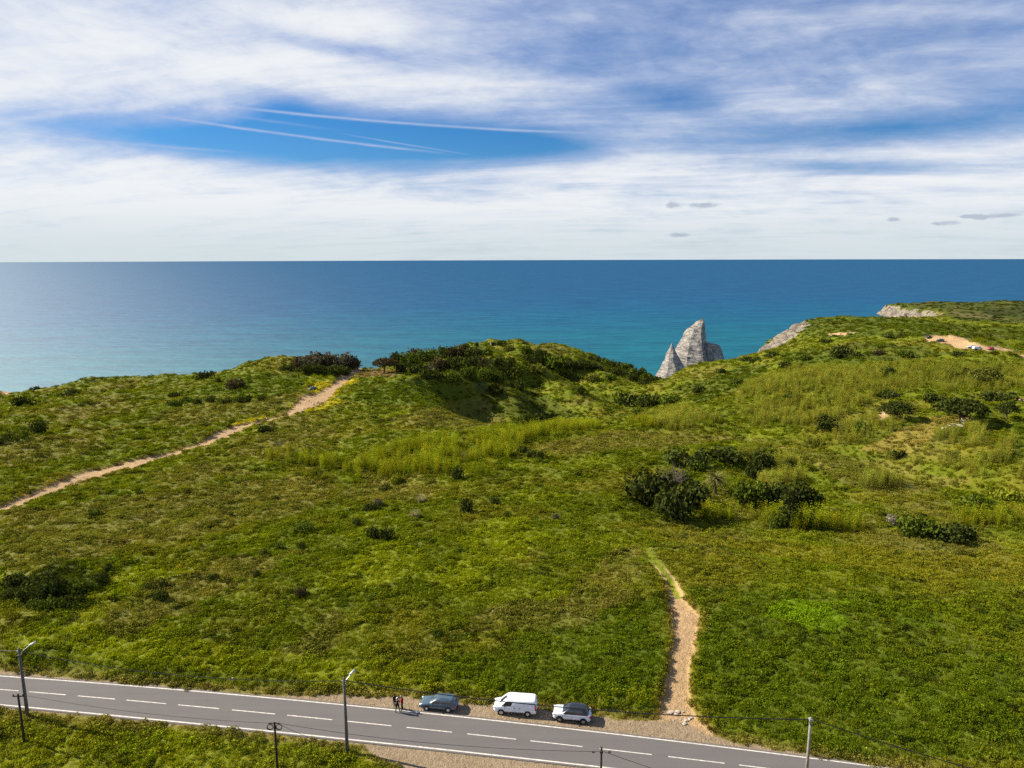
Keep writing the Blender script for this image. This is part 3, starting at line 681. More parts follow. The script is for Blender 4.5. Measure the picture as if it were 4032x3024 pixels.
def leaf_cloud(centres, radii, nleaf, size, seed, flat=1.0, fill=.25, tri=False):
    """leaf quads spread over and inside a set of lobes"""
    g = np.random.default_rng(seed); V = []; F = []; S = []
    w = np.array(radii) ** 2; w = w / w.sum()
    for i in range(nleaf):
        k = g.choice(len(radii), p=w); d = g.normal(size=3); d /= np.linalg.norm(d)
        rr = radii[k] * (1 - fill * g.random() ** 2) * (1 + .10 * g.normal())
        p = np.array(centres[k]) + d * rr * np.array([1, 1, flat])
        if p[2] < 0.01: p[2] = .01 + .08 * g.random()
        nrm = d + g.normal(size=3) * .7; nrm /= np.linalg.norm(nrm)
        a = np.cross(nrm, g.normal(size=3)); a /= np.linalg.norm(a); b = np.cross(nrm, a)
        s = size * (.6 + .8 * g.random()); e = .55 + .4 * g.random(); o = len(V)
        V += [p - a * s, p + b * s * e, p + a * s, p - b * s * e]; F += [(o, o + 1, o + 2), (o, o + 2, o + 3)]
        q = .62 + .7 * g.random(); tn = .92 + .2 * g.random(); S += [(q * tn, q, q * (1.7 - .7 * tn))] * 4
    return np.array(V), np.array(F), np.array(S)
def proto(name, VFS, mat):
    V, F, S = VFS; return np_mesh(name, V, F, mat, False, {'shade': S})

# ------------------------------------------------------------------ ground cover (uncountable): points + instancing
def scatter(name, P, scl, rot, tint, me, label):
    src = bpy.data.objects.new(name + '_source', me)
    pm = bpy.data.meshes.new(name); pm.vertices.add(len(P)); pm.vertices.foreach_set('co', np.asarray(P, np.float32).ravel())
    a = pm.attributes.new('scl', 'FLOAT_VECTOR', 'POINT'); a.data.foreach_set('vector', np.asarray(scl, np.float32).ravel())
    a = pm.attributes.new('rotv', 'FLOAT_VECTOR', 'POINT'); a.data.foreach_set('vector', np.asarray(rot, np.float32).ravel())
    a = pm.attributes.new('tint', 'FLOAT_COLOR', 'POINT'); a.data.foreach_set('color', np.concatenate([tint, np.ones((len(P), 1))], 1).astype(np.float32).ravel())
    o = link(name, pm); tag(o, label, kind='stuff')
    g = bpy.data.node_groups.new(name, 'GeometryNodeTree')
    g.interface.new_socket('Geometry', in_out='INPUT', socket_type='NodeSocketGeometry'); g.interface.new_socket('Geometry', in_out='OUTPUT', socket_type='NodeSocketGeometry')
    gi = g.nodes.new('NodeGroupInput'); go = g.nodes.new('NodeGroupOutput'); ip = g.nodes.new('GeometryNodeInstanceOnPoints'); oi = g.nodes.new('GeometryNodeObjectInfo')
    oi.inputs['Object'].default_value = src
    na_ = g.nodes.new('GeometryNodeInputNamedAttribute'); na_.data_type = 'FLOAT_VECTOR'; na_.inputs['Name'].default_value = 'scl'
    nr_ = g.nodes.new('GeometryNodeInputNamedAttribute'); nr_.data_type = 'FLOAT_VECTOR'; nr_.inputs['Name'].default_value = 'rotv'
    er = g.nodes.new('FunctionNodeEulerToRotation'); L = g.links
    L.new(gi.outputs[0], ip.inputs['Points']); L.new(oi.outputs['Geometry'], ip.inputs['Instance']); L.new(na_.outputs[0], ip.inputs['Scale'])
    L.new(nr_.outputs[0], er.inputs[0]); L.new(er.outputs[0], ip.inputs['Rotation']); L.new(ip.outputs[0], go.inputs[0])
    md = o.modifiers.new('cover', 'NODES'); md.node_group = g
    return o
jf0 = 59; jf1 = 59 + 640
i_lo = int(np.searchsorted(rs, 54)); i_hi = int(np.searchsorted(rs, 880))
OPEN = (1 - .9 * sstep(1.4, .8, rutd) * (VG < 2345) * (VG > 2140)) * (1 - np.clip(np.maximum(bare, gravel), 0, 1)) * (1 - sstep(.2, .5, rock)) * (GDROP < .5) * (VERGE < .0)
def sample_cells(N, weight=None, lo=i_lo, hi=i_hi):
    fi = lo + RNG.random(N) * (hi - lo - 2); fj = jf0 + 1 + RNG.random(N) * (jf1 - jf0 - 3)
    w = cr_interp(OPEN if weight is None else OPEN * weight, fi, fj)
    k = RNG.random(N) < w
    return fi[k], fj[k]
def take(fi, fj):
    P = np.stack([cr_interp(g, fi, fj) for g in (GX, GY, GZ)], 1); return P, cr_interp(RG, fi, fj), cr_interp(col, fi, fj)
def jit(c, s=.25, hue=.10):
    k = np.exp(RNG.normal(size=(len(c), 1)) * s); return np.clip(c * k * np.exp(RNG.normal(size=c.shape) * hue * np.array([1, .4, 1])), .003, .9)
def rots(N, tilt=.25):
    return np.stack([RNG.normal(size=N) * tilt * .5, RNG.normal(size=N) * tilt * .5, RNG.random(N) * 6.283], 1)
hmap = fbm(GX, GY, 4.0, 3, 120); smap = fbm(GX, GY, 6.0, 4, 130)
# grass
for q_, (NN, me, wmap, sc0) in enumerate(((170000, proto('grass_tuft', blades(22, .34, .24, .045, .25, 1), m_tuft), sstep(.35, -.25, smap), .95), (5000, proto('wind_grass', blades(24, .36, .26, .035, .4, 2, .5), m_tuft), sstep(.05, .5, hmap), .8))):
    fi, fj = sample_cells(NN, .25 + .75 * wmap); P, R, C = take(fi, fj); N = len(P)
    s = sc0 * (.55 + .75 * RNG.random(N)) * (1 + .6 * cr_interp(hmap, fi, fj)) * (np.maximum(R, 55) / 85) ** .62
    R3 = rots(N); 
    if q_ == 1: R3[:, 2] = RNG.normal(size=N) * .5 - .25
    scatter(('grass', 'long_grass')[q_], P, np.stack([s * 1.15, s * 1.15, s * (.8 + .4 * RNG.random(N))], 1), R3, jit(C * (1.2, 1.2, 1.1), .10, .04), me, ('low rough grass covering the coastal slopes', 'long wind-combed grass in drifts across the slopes')[q_])
# low scrub
lob = [(0, 0, .15), (.3, .1, .1), (-.25, .2, .12), (.05, -.3, .08), (-.15, -.2, .2), (.2, .28, .14)]
scr = proto('scrub_clump', leaf_cloud(lob, [.32, .24, .26, .24, .22, .2], 210, .058, 3, .8), m_scrub)
fi, fj = sample_cells(140000, sstep(-.15, .28, smap) * .88 + .12); P, R, C = take(fi, fj); N = len(P)
s = (.55 + .9 * RNG.random(N) ** 1.6) * (np.maximum(R, 55) / 85) ** .6
dk_ = np.where(RNG.random(N) < .30, .74, 1.0)[:, None]
scatter('low_scrub', P, np.stack([s, s, s * (.55 + .5 * RNG.random(N))], 1), rots(N, .1), jit(C * dk_ * (1.02, 1.06, .95), .11, .04), scr, 'low dark green scrub mottling the coastal slopes')
# knee-high dark tussocks dotted over the near slopes
fi, fj = sample_cells(19000, sstep(.08, .30, fbm(GX, GY, 9, 4, 150)) * sstep(430, 200, RG)); P, R, C = take(fi, fj); N = len(P)
s = (.7 + 1.1 * RNG.random(N) ** 2) * (np.maximum(R, 60) / 110) ** .5
scatter('dark_tussocks', P, np.stack([s * 1.15, s * 1.15, s * .85], 1), rots(N, .1), jit(C * .2 + np.array([.045, .060, .008]) * .8, .3), scr, 'knee-high dark green tussocks dotted over the near slopes')
# bigger bushes of the scrub, far slopes
fi, fj = sample_cells(15000, np.maximum(sstep(.05, .35, fbm(GX, GY, 34, 4, 140)) * .7, pmask([(1780, 1440), (1950, 1370), (2250, 1380), (2500, 1440), (2600, 1500), (2560, 1560), (2400, 1640), (2080, 1650), (1900, 1560)]) * sstep(-.15, .2, nb)) * sstep(250, 340, RG) + pmask([(2750, 1480), (3000, 1400), (3150, 1300), (3400, 1240), (4100, 1290), (4100, 1350), (3650, 1310), (3600, 1420), (3200, 1440), (2900, 1540)]) * .45 * sstep(-.1, .25, nb), int(np.searchsorted(rs, 240))); P, R, C = take(fi, fj); N = len(P)
s = (1.1 + 2.0 * RNG.random(N) ** 2) * np.minimum(1.5, (R / 350) ** .5)
big = proto('bush_clump', leaf_cloud(lob, [.42, .32, .34, .3, .3, .28], 170, .085, 5, .85), m_scrub)
scatter('bushy_scrub', P, np.stack([s * 1.25, s * 1.25, s * .8], 1), rots(N, .1), jit(C * .35 + np.array([.035, .045, .008]) * .65, .3), big, 'dense dark bushes mottling the far slopes')
# reed beds
REED = c3(.36, .33, .06)
reed_p = [[(1060, 1770), (1250, 1805), (1400, 1835), (1480, 1800), (1560, 1760), (1700, 1745), (1850, 1740), (2000, 1712), (2150, 1685), (2370, 1675), (2365, 1695), (2200, 1720), (2050, 1758), (2030, 1795), (1950, 1855), (1900, 1875), (1650, 1872), (1540, 1890), (1380, 1890), (1350, 1862), (1180, 1832), (1060, 1815)],
          [(2900, 1600), (2930, 1520), (3150, 1450), (3400, 1455), (3700, 1430), (4100, 1440), (4100, 1545), (3900, 1545), (3650, 1545), (3480, 1560), (3400, 1600), (3300, 1660), (3120, 1700), (2960, 1690)],
          [(3480, 1800), (3650, 1800), (3850, 1830), (3920, 1780), (3990, 1735), (4010, 1760), (3960, 1830), (4100, 1830), (4100, 1900), (3860, 1890), (3650, 1846), (3500, 1820)], [(3690, 1705), (3780, 1690), (3885, 1680), (3880, 1745), (3830, 1765), (3680, 1745)],
          [(2700, 2040), (2900, 2035), (3150, 2040), (3400, 2075), (3400, 2100), (3100, 2095), (2800, 2070)], [(2850, 1790), (3000, 1775), (3150, 1810), (3180, 1900), (3050, 1960), (2950, 1940), (3080, 1870), (2950, 1820)], [(3340, 1890), (3460, 1880), (3570, 1920), (3540, 1945), (3400, 1930)], [(3700, 2060), (4100, 2040), (4100, 2110), (3850, 2110)],
          [(3130, 1760), (3300, 1690), (3480, 1640), (3560, 1650), (3540, 1700), (3400, 1760), (3250, 1775)], [(2480, 1640), (2700, 1610), (2850, 1660), (2700, 1700), (2480, 1690)]]
RM = np.zeros(CELLN)
for p in reed_p: RM = np.maximum(RM, (in_poly(p, UG + nb * 22, VG + nd * 8) & FRONT) * 1.0)
RM *= sstep(-.22, .10, nb + .3 * na + .4 * nd)
rd = []
g_ = np.random.default_rng(9); V = []; F = []; S = []
for i in range(13):
    a = g_.random() * 6.28; r0 = g_.random() * .75; b0 = np.array([math.cos(a) * r0, math.sin(a) * r0, -.3]); hgt = 3.0 + 1.5 * g_.random(); lean = np.array([.35 + .2 * g_.normal(), .15 * g_.normal(), 0])
    sh_ = .75 + .5 * g_.random()
    top = b0 + lean * hgt * .3 + np.array([0, 0, hgt]); wv_ = np.array([math.cos(a + 1.5), math.sin(a + 1.5), 0]) * .035
    o = len(V); V += [b0 - wv_, b0 + wv_, top]; F += [(o, o + 1, o + 2)]; S += [(sh_ * .8,) * 3] * 3
    for j in range(7):
        f_ = .3 + .68 * j / 6; pt = b0 * (1 - f_) + top * f_; d_ = g_.random() * 6.28; dv = np.array([math.cos(d_) * .34 + .2, math.sin(d_) * .34, .42 - .3 * g_.random()]); wv2 = np.cross(dv, [0, 0, 1.]) * .22
        o = len(V); V += [pt - wv2 * .3, pt + wv2 * .3 + dv * .35, pt + dv * .9 - [0, 0, .2], pt + dv * .35 - wv2]; F += [(o, o + 1, o + 2), (o, o + 2, o + 3)]; s2 = sh_ * (.7 + .6 * f_); S += [(s2, s2, s2 * .9)] * 4
reed_me = np_mesh('reed_clump', np.array(V), np.array(F), m_tuft, False, {'shade': np.array(S)})
fi, fj = sample_cells(150000, RM, int(np.searchsorted(rs, 130)), int(np.searchsorted(rs, 480))); P, R, C = take(fi, fj)
k_ = RNG.random(len(P)) < np.minimum(1.0, .35 + (R - 140) / 260 * .65) ; P, R, C = P[k_], R[k_], C[k_]; N = len(P)
s = (.58 + .48 * RNG.random(N) ** 1.3)
scatter('reeds', P, np.stack([s, s, s], 1), rots(N, .12), jit(np.where((P[:, :1] > 60) & (P[:, 1:2] > 150), REED * (.88, .98, .85), REED * (.80, .95, .32)), .2), reed_me, 'tall feathery giant reeds in beds and bands')
# flecks of flowers, pale tussocks
fl = proto('flower_fleck', leaf_cloud([(0, 0, .3)], [.12], 5, .05, 8), m_scrub)
fi, fj = sample_cells(9000, pmask([(2640, 2250), (3000, 2280), (3700, 2350), (4100, 2400), (4100, 3000), (3300, 2980), (2760, 2800)]) * .5 + pmask([(1900, 2400), (2600, 2300), (2600, 2750), (1900, 2740)]) * .2); P, R, C = take(fi, fj); N = len(P); s = .7 + .6 * RNG.random(N)
scatter('yellow_flowers', P + [0, 0, .12], np.stack([s, s, s], 1), rots(N), jit(np.where(RNG.random((N, 1)) < .35, np.array([.5, .28, .03]), np.array([.5, .46, .05])), .2), fl, 'scattered yellow and orange flowers in the grass beside the path')
fi, fj = sample_cells(40000, pmask([(2560, 1985), (2620, 1970), (2640, 1995), (2580, 2005)]) + pmask([(2800, 1950), (2870, 1950), (2890, 1985), (2820, 1985)])); P, R, C = take(fi, fj); P, R = P[:110], R[:110]; N = len(P); s = 1.2 + 1.2 * RNG.random(N)
scatter('litter', P + [0, 0, .15], np.stack([s, s, s * .6], 1), rots(N), jit(np.array([[.8, .78, .75], [.6, .45, .42], [.35, .45, .6], [.75, .74, .6]])[RNG.integers(0, 4, N)], .15), fl, 'scraps of pale litter strewn in the overgrown hollow')
fi, fj = sample_cells(4000, pmask([(1700, 2640), (2000, 2640), (2000, 2720), (1700, 2720)]) * .05 + pmask([(1300, 2400), (2500, 2400), (2500, 2700), (1300, 2650)]) * .01); P, R, C = take(fi, fj); N = len(P); s = .9 + .8 * RNG.random(N)
scatter('white_flowers', P + [0, 0, .2], np.stack([s, s, s], 1), rots(N), jit(np.tile(c3(.8, .8, .78), (N, 1)), .1), fl, 'a few white flowers dotting the slope above the parked cars')
ts = proto('pale_tussock', blades(30, .6, .45, .07, .2, 12, .9), m_tuft)
fi, fj = sample_cells(60000, np.maximum(pmask([(20, 1690), (60, 1670), (90, 1650), (140, 1620), (190, 1600), (180, 1640), (130, 1665), (80, 1690)]), pmask([(270, 1650), (330, 1610), (420, 1590), (350, 1640), (260, 1670)])) * .5 + pmask([(3140, 2730), (3300, 2700), (3240, 2780)]) * .12); P, R, C = take(fi, fj); N = len(P); s = (.8 + .9 * RNG.random(N)) * np.minimum(1.6, R / 160)
scatter('pale_tussocks', P, np.stack([s, s, s * .7], 1), rots(N), jit(np.tile(c3(.36, .33, .17), (N, 1)), .2), ts, 'pale straw tussocks strewn on the left slope')

# ------------------------------------------------------------------ single shrubs and trees
def bush_parts(seed, kind):
    g = np.random.default_rng(seed); cs_, rr_ = [], []
    if kind == 'round':
        for i in range(11):
            a = g.random() * 6.28; d = g.random() ** .5 * .62; r = .30 + .16 * g.random(); cs_.append((math.cos(a) * d, math.sin(a) * d, .28 + .42 * g.random() * (1 - d))); rr_.append(r)
        cs_.append((0, 0, .42)); rr_.append(.5); n_, s_ = 620, .075
    elif kind == 'low':
        for i in range(13):
            a = g.random() * 6.28; d = g.random() ** .5 * .8; cs_.append((math.cos(a) * d, math.sin(a) * d * .8, .12 + .22 * g.random() * (1 - d * .5))); rr_.append(.22 + .14 * g.random())
        n_, s_ = 560, .07
    elif kind == 'tall':
        for i in range(12):
            f = i / 11; a = g.random() * 6.28; d = (.45 - .3 * f) * g.random(); cs_.append((math.cos(a) * d, math.sin(a) * d, .25 + 1.35 * f)); rr_.append(.46 - .26 * f + .08 * g.random())
        n_, s_ = 640, .08
    V, F, S = leaf_cloud(cs_, rr_, n_, s_, seed + 50, .9, .35)
    fol = np_mesh('foliage', V, F, m_leaf, False, {'shade': S})
    mb = MB()
    for i in range(6):
        a = i * 1.05 + g.random(); c = cs_[g.integers(len(cs_))]; mb.tube([(math.cos(a) * .05, math.sin(a) * .05, -.12), (c[0] * .4, c[1] * .4, c[2] * .5), (c[0] * .9, c[1] * .9, c[2] + .1)], [.035, .025, .008], 5)
    return fol, mb.mesh('stem', m_bark)
BUSH = {k: [bush_parts(100 + i * 7 + j, k) for j in range(4)] for i, k in enumerate(('round', 'low', 'tall'))}
TINT = {'dark': (.052, .066, .014), 'green': (.085, .115, .014), 'olive': (.12, .13, .022), 'brown': (.080, .062, .032), 'grey': (.125, .115, .075), 'lime': (.20, .22, .018), 'yellow': (.34, .30, .02), 'pale': (.30, .28, .19)}
_bn = [0]
def shrub(u, v, w, h, tint, label, group=None, kind=None, name='shrub'):
    p = ground(u, v); k = pxm(p); W_, H_ = w / k * 1.18, h / k * 1.3
    kind = kind or ('tall' if h > w * 1.05 else 'low' if h < w * .5 else 'round')
    fol, stem = BUSH[kind][_bn[0] % 4]; _bn[0] += 1
    nh = {'round': .95, 'low': .58, 'tall': 1.85}[kind]
    o = empty(name, (p[0], p[1], p[2] - .05), random.random() * 6.28, label, 'shrub', group)
    o.scale = (W_ / 1.75, W_ / 1.75, max(.3, H_ / nh))
    a = link('foliage', fol, o); c = TINT[tint]; f = .85 + .35 * random.random(); a.color = (c[0] * f, c[1] * f, c[2] * f, 1)
    link('stem', stem, o)
    return o
S_ = [
 (582, 1476, 42, 14, 'dark', 'dark low shrub breaking the left cliff skyline against the sea'), (136, 1537, 32, 14, 'dark', 'small dark shrub on the far-left cliff skyline'),
 (800, 1492, 62, 26, 'dark', 'wide dark shrub on the cliff edge between the skyline dip and the thicket'), (862, 1510, 24, 20, 'dark', 'small dark shrub just below the cliff edge, left of the thicket'), (927, 1528, 78, 32, 'brown', 'wide brown shrub below the cliff edge left of the thicket'),
 (95, 1597, 72, 32, 'dark', 'wide dark shrub in a hollow at the left, under the cliff edge'), (145, 1708, 76, 44, 'dark', 'big solitary dark round shrub on the far-left slope'), (63, 1732, 78, 28, 'green', 'low spreading green shrub below the big solitary dark one'), (5, 1750, 50, 30, 'dark', 'dark shrub cut by the left picture edge above the track'),
 (690, 1567, 42, 22, 'dark', 'dark shrub standing uphill of the row on the left meadow'), (696, 1602, 62, 22, 'green', 'leftmost and lowest shrub of the row on the left meadow'), (737, 1588, 46, 22, 'green', 'second green shrub from the left in the meadow row'), (772, 1590, 42, 22, 'green', 'third green shrub from the left in the meadow row'), (829, 1586, 44, 24, 'dark', 'fourth shrub of the meadow row, dark and rounded'), (886, 1585, 56, 18, 'olive', 'flat olive shrub right of the dark rounded one in the meadow row'), (959, 1583, 52, 24, 'dark', 'dark shrub second from the right end of the meadow row'), (1031, 1576, 36, 16, 'dark', 'small dark shrub at the right end of the meadow row'),
 (1053, 1702, 60, 24, 'dark', 'low dark shrub right below the sandy track where it narrows'), (1205, 1777, 40, 26, 'grey', 'greyish tufted shrub left of the long reed band'), (1250, 1872, 36, 14, 'dark', 'small dark shrub under the left end of the long reed band'), (370, 2034, 56, 26, 'green', 'lone green shrub on the heath below the left track'), (266, 1557, 84, 18, 'dark', 'flat dark shrub in the dip under the left skyline'),
 (2058, 1784, 60, 26, 'dark', 'left one of two dark shrubs beside the reed band tip'), (2105, 1798, 62, 24, 'dark', 'right one of two dark shrubs beside the reed band tip'), (1566, 1902, 55, 34, 'lime', 'bright yellow-green shrub at the lower edge of the long reed band'), (1516, 1932, 52, 26, 'olive', 'olive shrub just below the bright yellow-green one'), (1797, 1888, 60, 40, 'dark', 'dark ragged shrub under the right end of the long reed band'),
 (1842, 2012, 64, 44, 'dark', 'solitary dark round shrub right of the two pampas tufts'), (1943, 1982, 42, 22, 'dark', 'small dark shrub uphill and right of the solitary round one'), (1994, 2032, 36, 18, 'green', 'small green shrub at the top of the bright grass patch'), (2190, 2044, 32, 20, 'grey', 'small greyish shrub above the grass between bright patch and palm hollow'), (1465, 2124, 64, 46, 'dark', 'left one of two touching dark round shrubs mid-slope'), (1528, 2122, 66, 42, 'dark', 'right one of two touching dark round shrubs mid-slope'), (1405, 2070, 50, 28, 'dark', 'dark shrub uphill left of the two touching round ones'), (1456, 2012, 66, 28, 'dark', 'dark flat shrub left of the pampas tufts'), (1490, 1994, 46, 26, 'grey', 'grey dry shrub behind the flat dark one near the pampas tufts'), (1190, 2094, 96, 34, 'green', 'broad green lumpy shrub on the middle-left slope'), (1800, 2094, 38, 18, 'lime', 'small yellow-flowered shrub below the solitary dark round one'), (1095, 2158, 52, 22, 'green', 'flat green shrub below the broad lumpy one'), (1038, 2188, 46, 26, 'olive', 'olive shrub lowest left of the broad lumpy one'), (1187, 2154, 40, 18, 'dark', 'small dark shrub straight below the broad lumpy one'),
 (633, 2362, 52, 36, 'dark', 'dark dense shrub right of the large left thicket'), (620, 2310, 95, 32, 'olive', 'wide olive shrub above the dark dense one on the lower left slope'), (1013, 2268, 40, 22, 'dark', 'small dark shrub on the lower left slope below two flat green ones'), (1177, 2344, 52, 30, 'brown', 'brown hummock shrub low on the slope above the left lamp road'), (835, 2282, 46, 22, 'dark', 'small dark shrub in the middle of the left heath'), (430, 2248, 58, 24, 'dark', 'dark shrub at the upper right tip of the large left thicket'), (720, 2232, 40, 14, 'yellow', 'flat yellow-green cushion shrub above the left thicket'), (945, 2290, 40, 20, 'lime', 'lime cushion shrub on the left slope among the heath'),
 (1833, 1376, 34, 22, 'dark', 'round dark shrub at the left foot of the hilltop path'), (1875, 1364, 22, 14, 'dark', 'small round dark shrub beside the hilltop path'), (1975, 1358, 34, 16, 'dark', 'dark shrub right of the stone hut on the hilltop'), (2065, 1354, 26, 8, 'dark', 'tiny dark shrub on the hilltop skyline'), (2372, 1404, 18, 12, 'dark', 'small dark shrub on the falling right skyline of the hill'), (2425, 1420, 32, 14, 'dark', 'upper dark shrub on the steep right skyline of the hill'), (2470, 1432, 46, 18, 'dark', 'lower dark shrub on the steep right skyline of the hill'), (2005, 1382, 46, 22, 'olive', 'rounded olive shrub just under the hilltop'),
 (2060, 1664, 66, 30, 'green', 'green shrub at the left foot of the shaded gully'), (2120, 1656, 52, 26, 'dark', 'dark shrub at the right foot of the shaded gully'), (2480, 1596, 100, 44, 'dark', 'large dark shrub left in the clump on the valley floor'), (2560, 1600, 90, 44, 'dark', 'large dark shrub in the middle of the valley floor clump'), (2640, 1596, 80, 40, 'green', 'right-hand shrub of the clump on the valley floor'), (2510, 1646, 62, 34, 'green', 'front shrub below the valley floor clump'), (2580, 1652, 46, 26, 'green', 'small front shrub right of the valley floor clump'),
 (2968, 1886, 68, 60, 'dark', 'ball-shaped dark shrub right of the palm'), (2560, 1990, 185, 125, 'dark', 'very dark spreading shrub under the bare tree at the hollow'), (2640, 2040, 180, 105, 'dark', 'black-green shrub at the lower left corner of the palm hollow'), (2740, 1990, 150, 80, 'dark', 'dark shrub directly below the palm'), (2700, 1900, 80, 40, 'green', 'green shrub between bare tree and palm'), (2745, 1850, 70, 36, 'green', 'bushy green shrub above and left of the palm'), (2920, 1988, 96, 78, 'green', 'leftmost of the row of dense shrubs right of the palm'), (2985, 1988, 104, 76, 'green', 'second from left in the row of dense shrubs right of the palm'), (3055, 1986, 112, 76, 'dark', 'third from left in the row of dense shrubs right of the palm'), (3135, 1992, 130, 84, 'dark', 'fourth from left in the row of dense shrubs right of the palm'), (3205, 2000, 80, 50, 'dark', 'right end of the row of dense shrubs right of the palm'), (3095, 2074, 104, 110, 'dark', 'tall dark shrub rising from the reeds in front of the dense row'), (3045, 2078, 56, 44, 'green', 'green shrub leaning on the tall dark one in the reeds'), (3155, 2070, 26, 46, 'dark', 'narrow upright shrub just right of the tall dark one'), (3196, 2072, 42, 48, 'dark', 'upright dark shrub at the right end of the reed fringe'), (2700, 1822, 140, 50, 'dark', 'dark overhanging shrub on the upper left rim of the palm hollow'), (2850, 1815, 140, 48, 'dark', 'dark overhanging shrub on the upper rim behind the palm'), (3000, 1824, 120, 46, 'dark', 'dark overhanging shrub on the upper right rim of the palm hollow'), (3100, 1840, 70, 26, 'dark', 'small dark shrub on the right rim of the palm hollow'),
 (3564, 2108, 100, 66, 'green', 'leftmost of the big green shrubs on the right mid-slope'), (3650, 2115, 112, 66, 'green', 'second of the big green shrubs on the right mid-slope'), (3735, 2128, 112, 58, 'dark', 'third of the big green shrubs on the right mid-slope'), (3800, 2118, 90, 48, 'dark', 'right end of the big green shrubs on the right mid-slope'), (3828, 2003, 86, 46, 'green', 'solitary bushy shrub above the big green row at right'), (3965, 1974, 104, 46, 'lime', 'yellow-topped shrub near the right picture edge'), (3512, 2064, 44, 34, 'pale', 'whitish dry shrub above the big green row at right'), (3540, 1795, 60, 22, 'dark', 'blue-green shrub at the foot of the golden field'), (3752, 1800, 46, 22, 'dark', 'dark shrub in the yellow grass below the reed block'), (3980, 1590, 40, 12, 'green', 'green shrub beside the footpath at the far right'),
 (3327, 1408, 92, 40, 'dark', 'large dark shrub on the right headland slope'), (3574, 1404, 52, 22, 'green', 'green shrub below the first parked headland cars'), (3775, 1402, 50, 18, 'dark', 'flat dark shrub below the white headland cars'), (3462, 1397, 42, 18, 'brown', 'brownish shrub right of the large dark headland one'), (3105, 1584, 58, 34, 'green', 'green shrub inside the left part of the big reed slope'), (3150, 1518, 38, 18, 'green', 'small green shrub in the clearing of the big reed slope'), (3498, 1492, 54, 42, 'dark', 'dark upright shrub in the middle of the big reed slope'), (3746, 1488, 58, 28, 'dark', 'dark shrub left of the flat-topped pine in the reeds'), (3807, 1474, 46, 22, 'dark', 'dark shrub behind and left of the flat-topped pine'), (3255, 1694, 84, 52, 'dark', 'large leaning dark shrub at the lower edge of the reed slope'), (3390, 1704, 66, 38, 'green', 'green bushy shrub right of the large leaning one in the reeds'), (3495, 1566, 76, 26, 'dark', 'dark shrub left of the grey ruined wall'), (3686, 1584, 78, 30, 'dark', 'dark shrub behind the umbrella pine'), (3910, 1576, 116, 32, 'dark', 'long low dark shrub behind the small round pine'), (3045, 1408, 50, 20, 'dark', 'dark shrub on the rim under the headland cliff'), (3175, 1418, 52, 22, 'green', 'green shrub on the slope right of the headland cliff'), (3100, 1450, 60, 24, 'dark', 'dark shrub uphill of the reed slope left corner'), (2840, 1470, 46, 18, 'dark', 'dark shrub on the ridge in front of the sea stack base'), (2960, 1424, 60, 18, 'dark', 'dark shrub on the ridge right of the sea stack'), (2900, 1510, 50, 20, 'green', 'green shrub on the slope below the sea stack'), (2760, 1545, 60, 22, 'dark', 'dark shrub above the valley floor clump, below the stack'), (3260, 1350, 50, 14, 'dark', 'dark shrub left of the sandy headland clearing'), (3520, 1330, 70, 16, 'dark', 'low dark shrub on the headland plateau left of the cars'),
]
ORD = 'first second third fourth fifth sixth seventh eighth ninth tenth eleventh twelfth thirteenth fourteenth fifteenth sixteenth seventeenth eighteenth'.split()
for a in S_: shrub(*a)
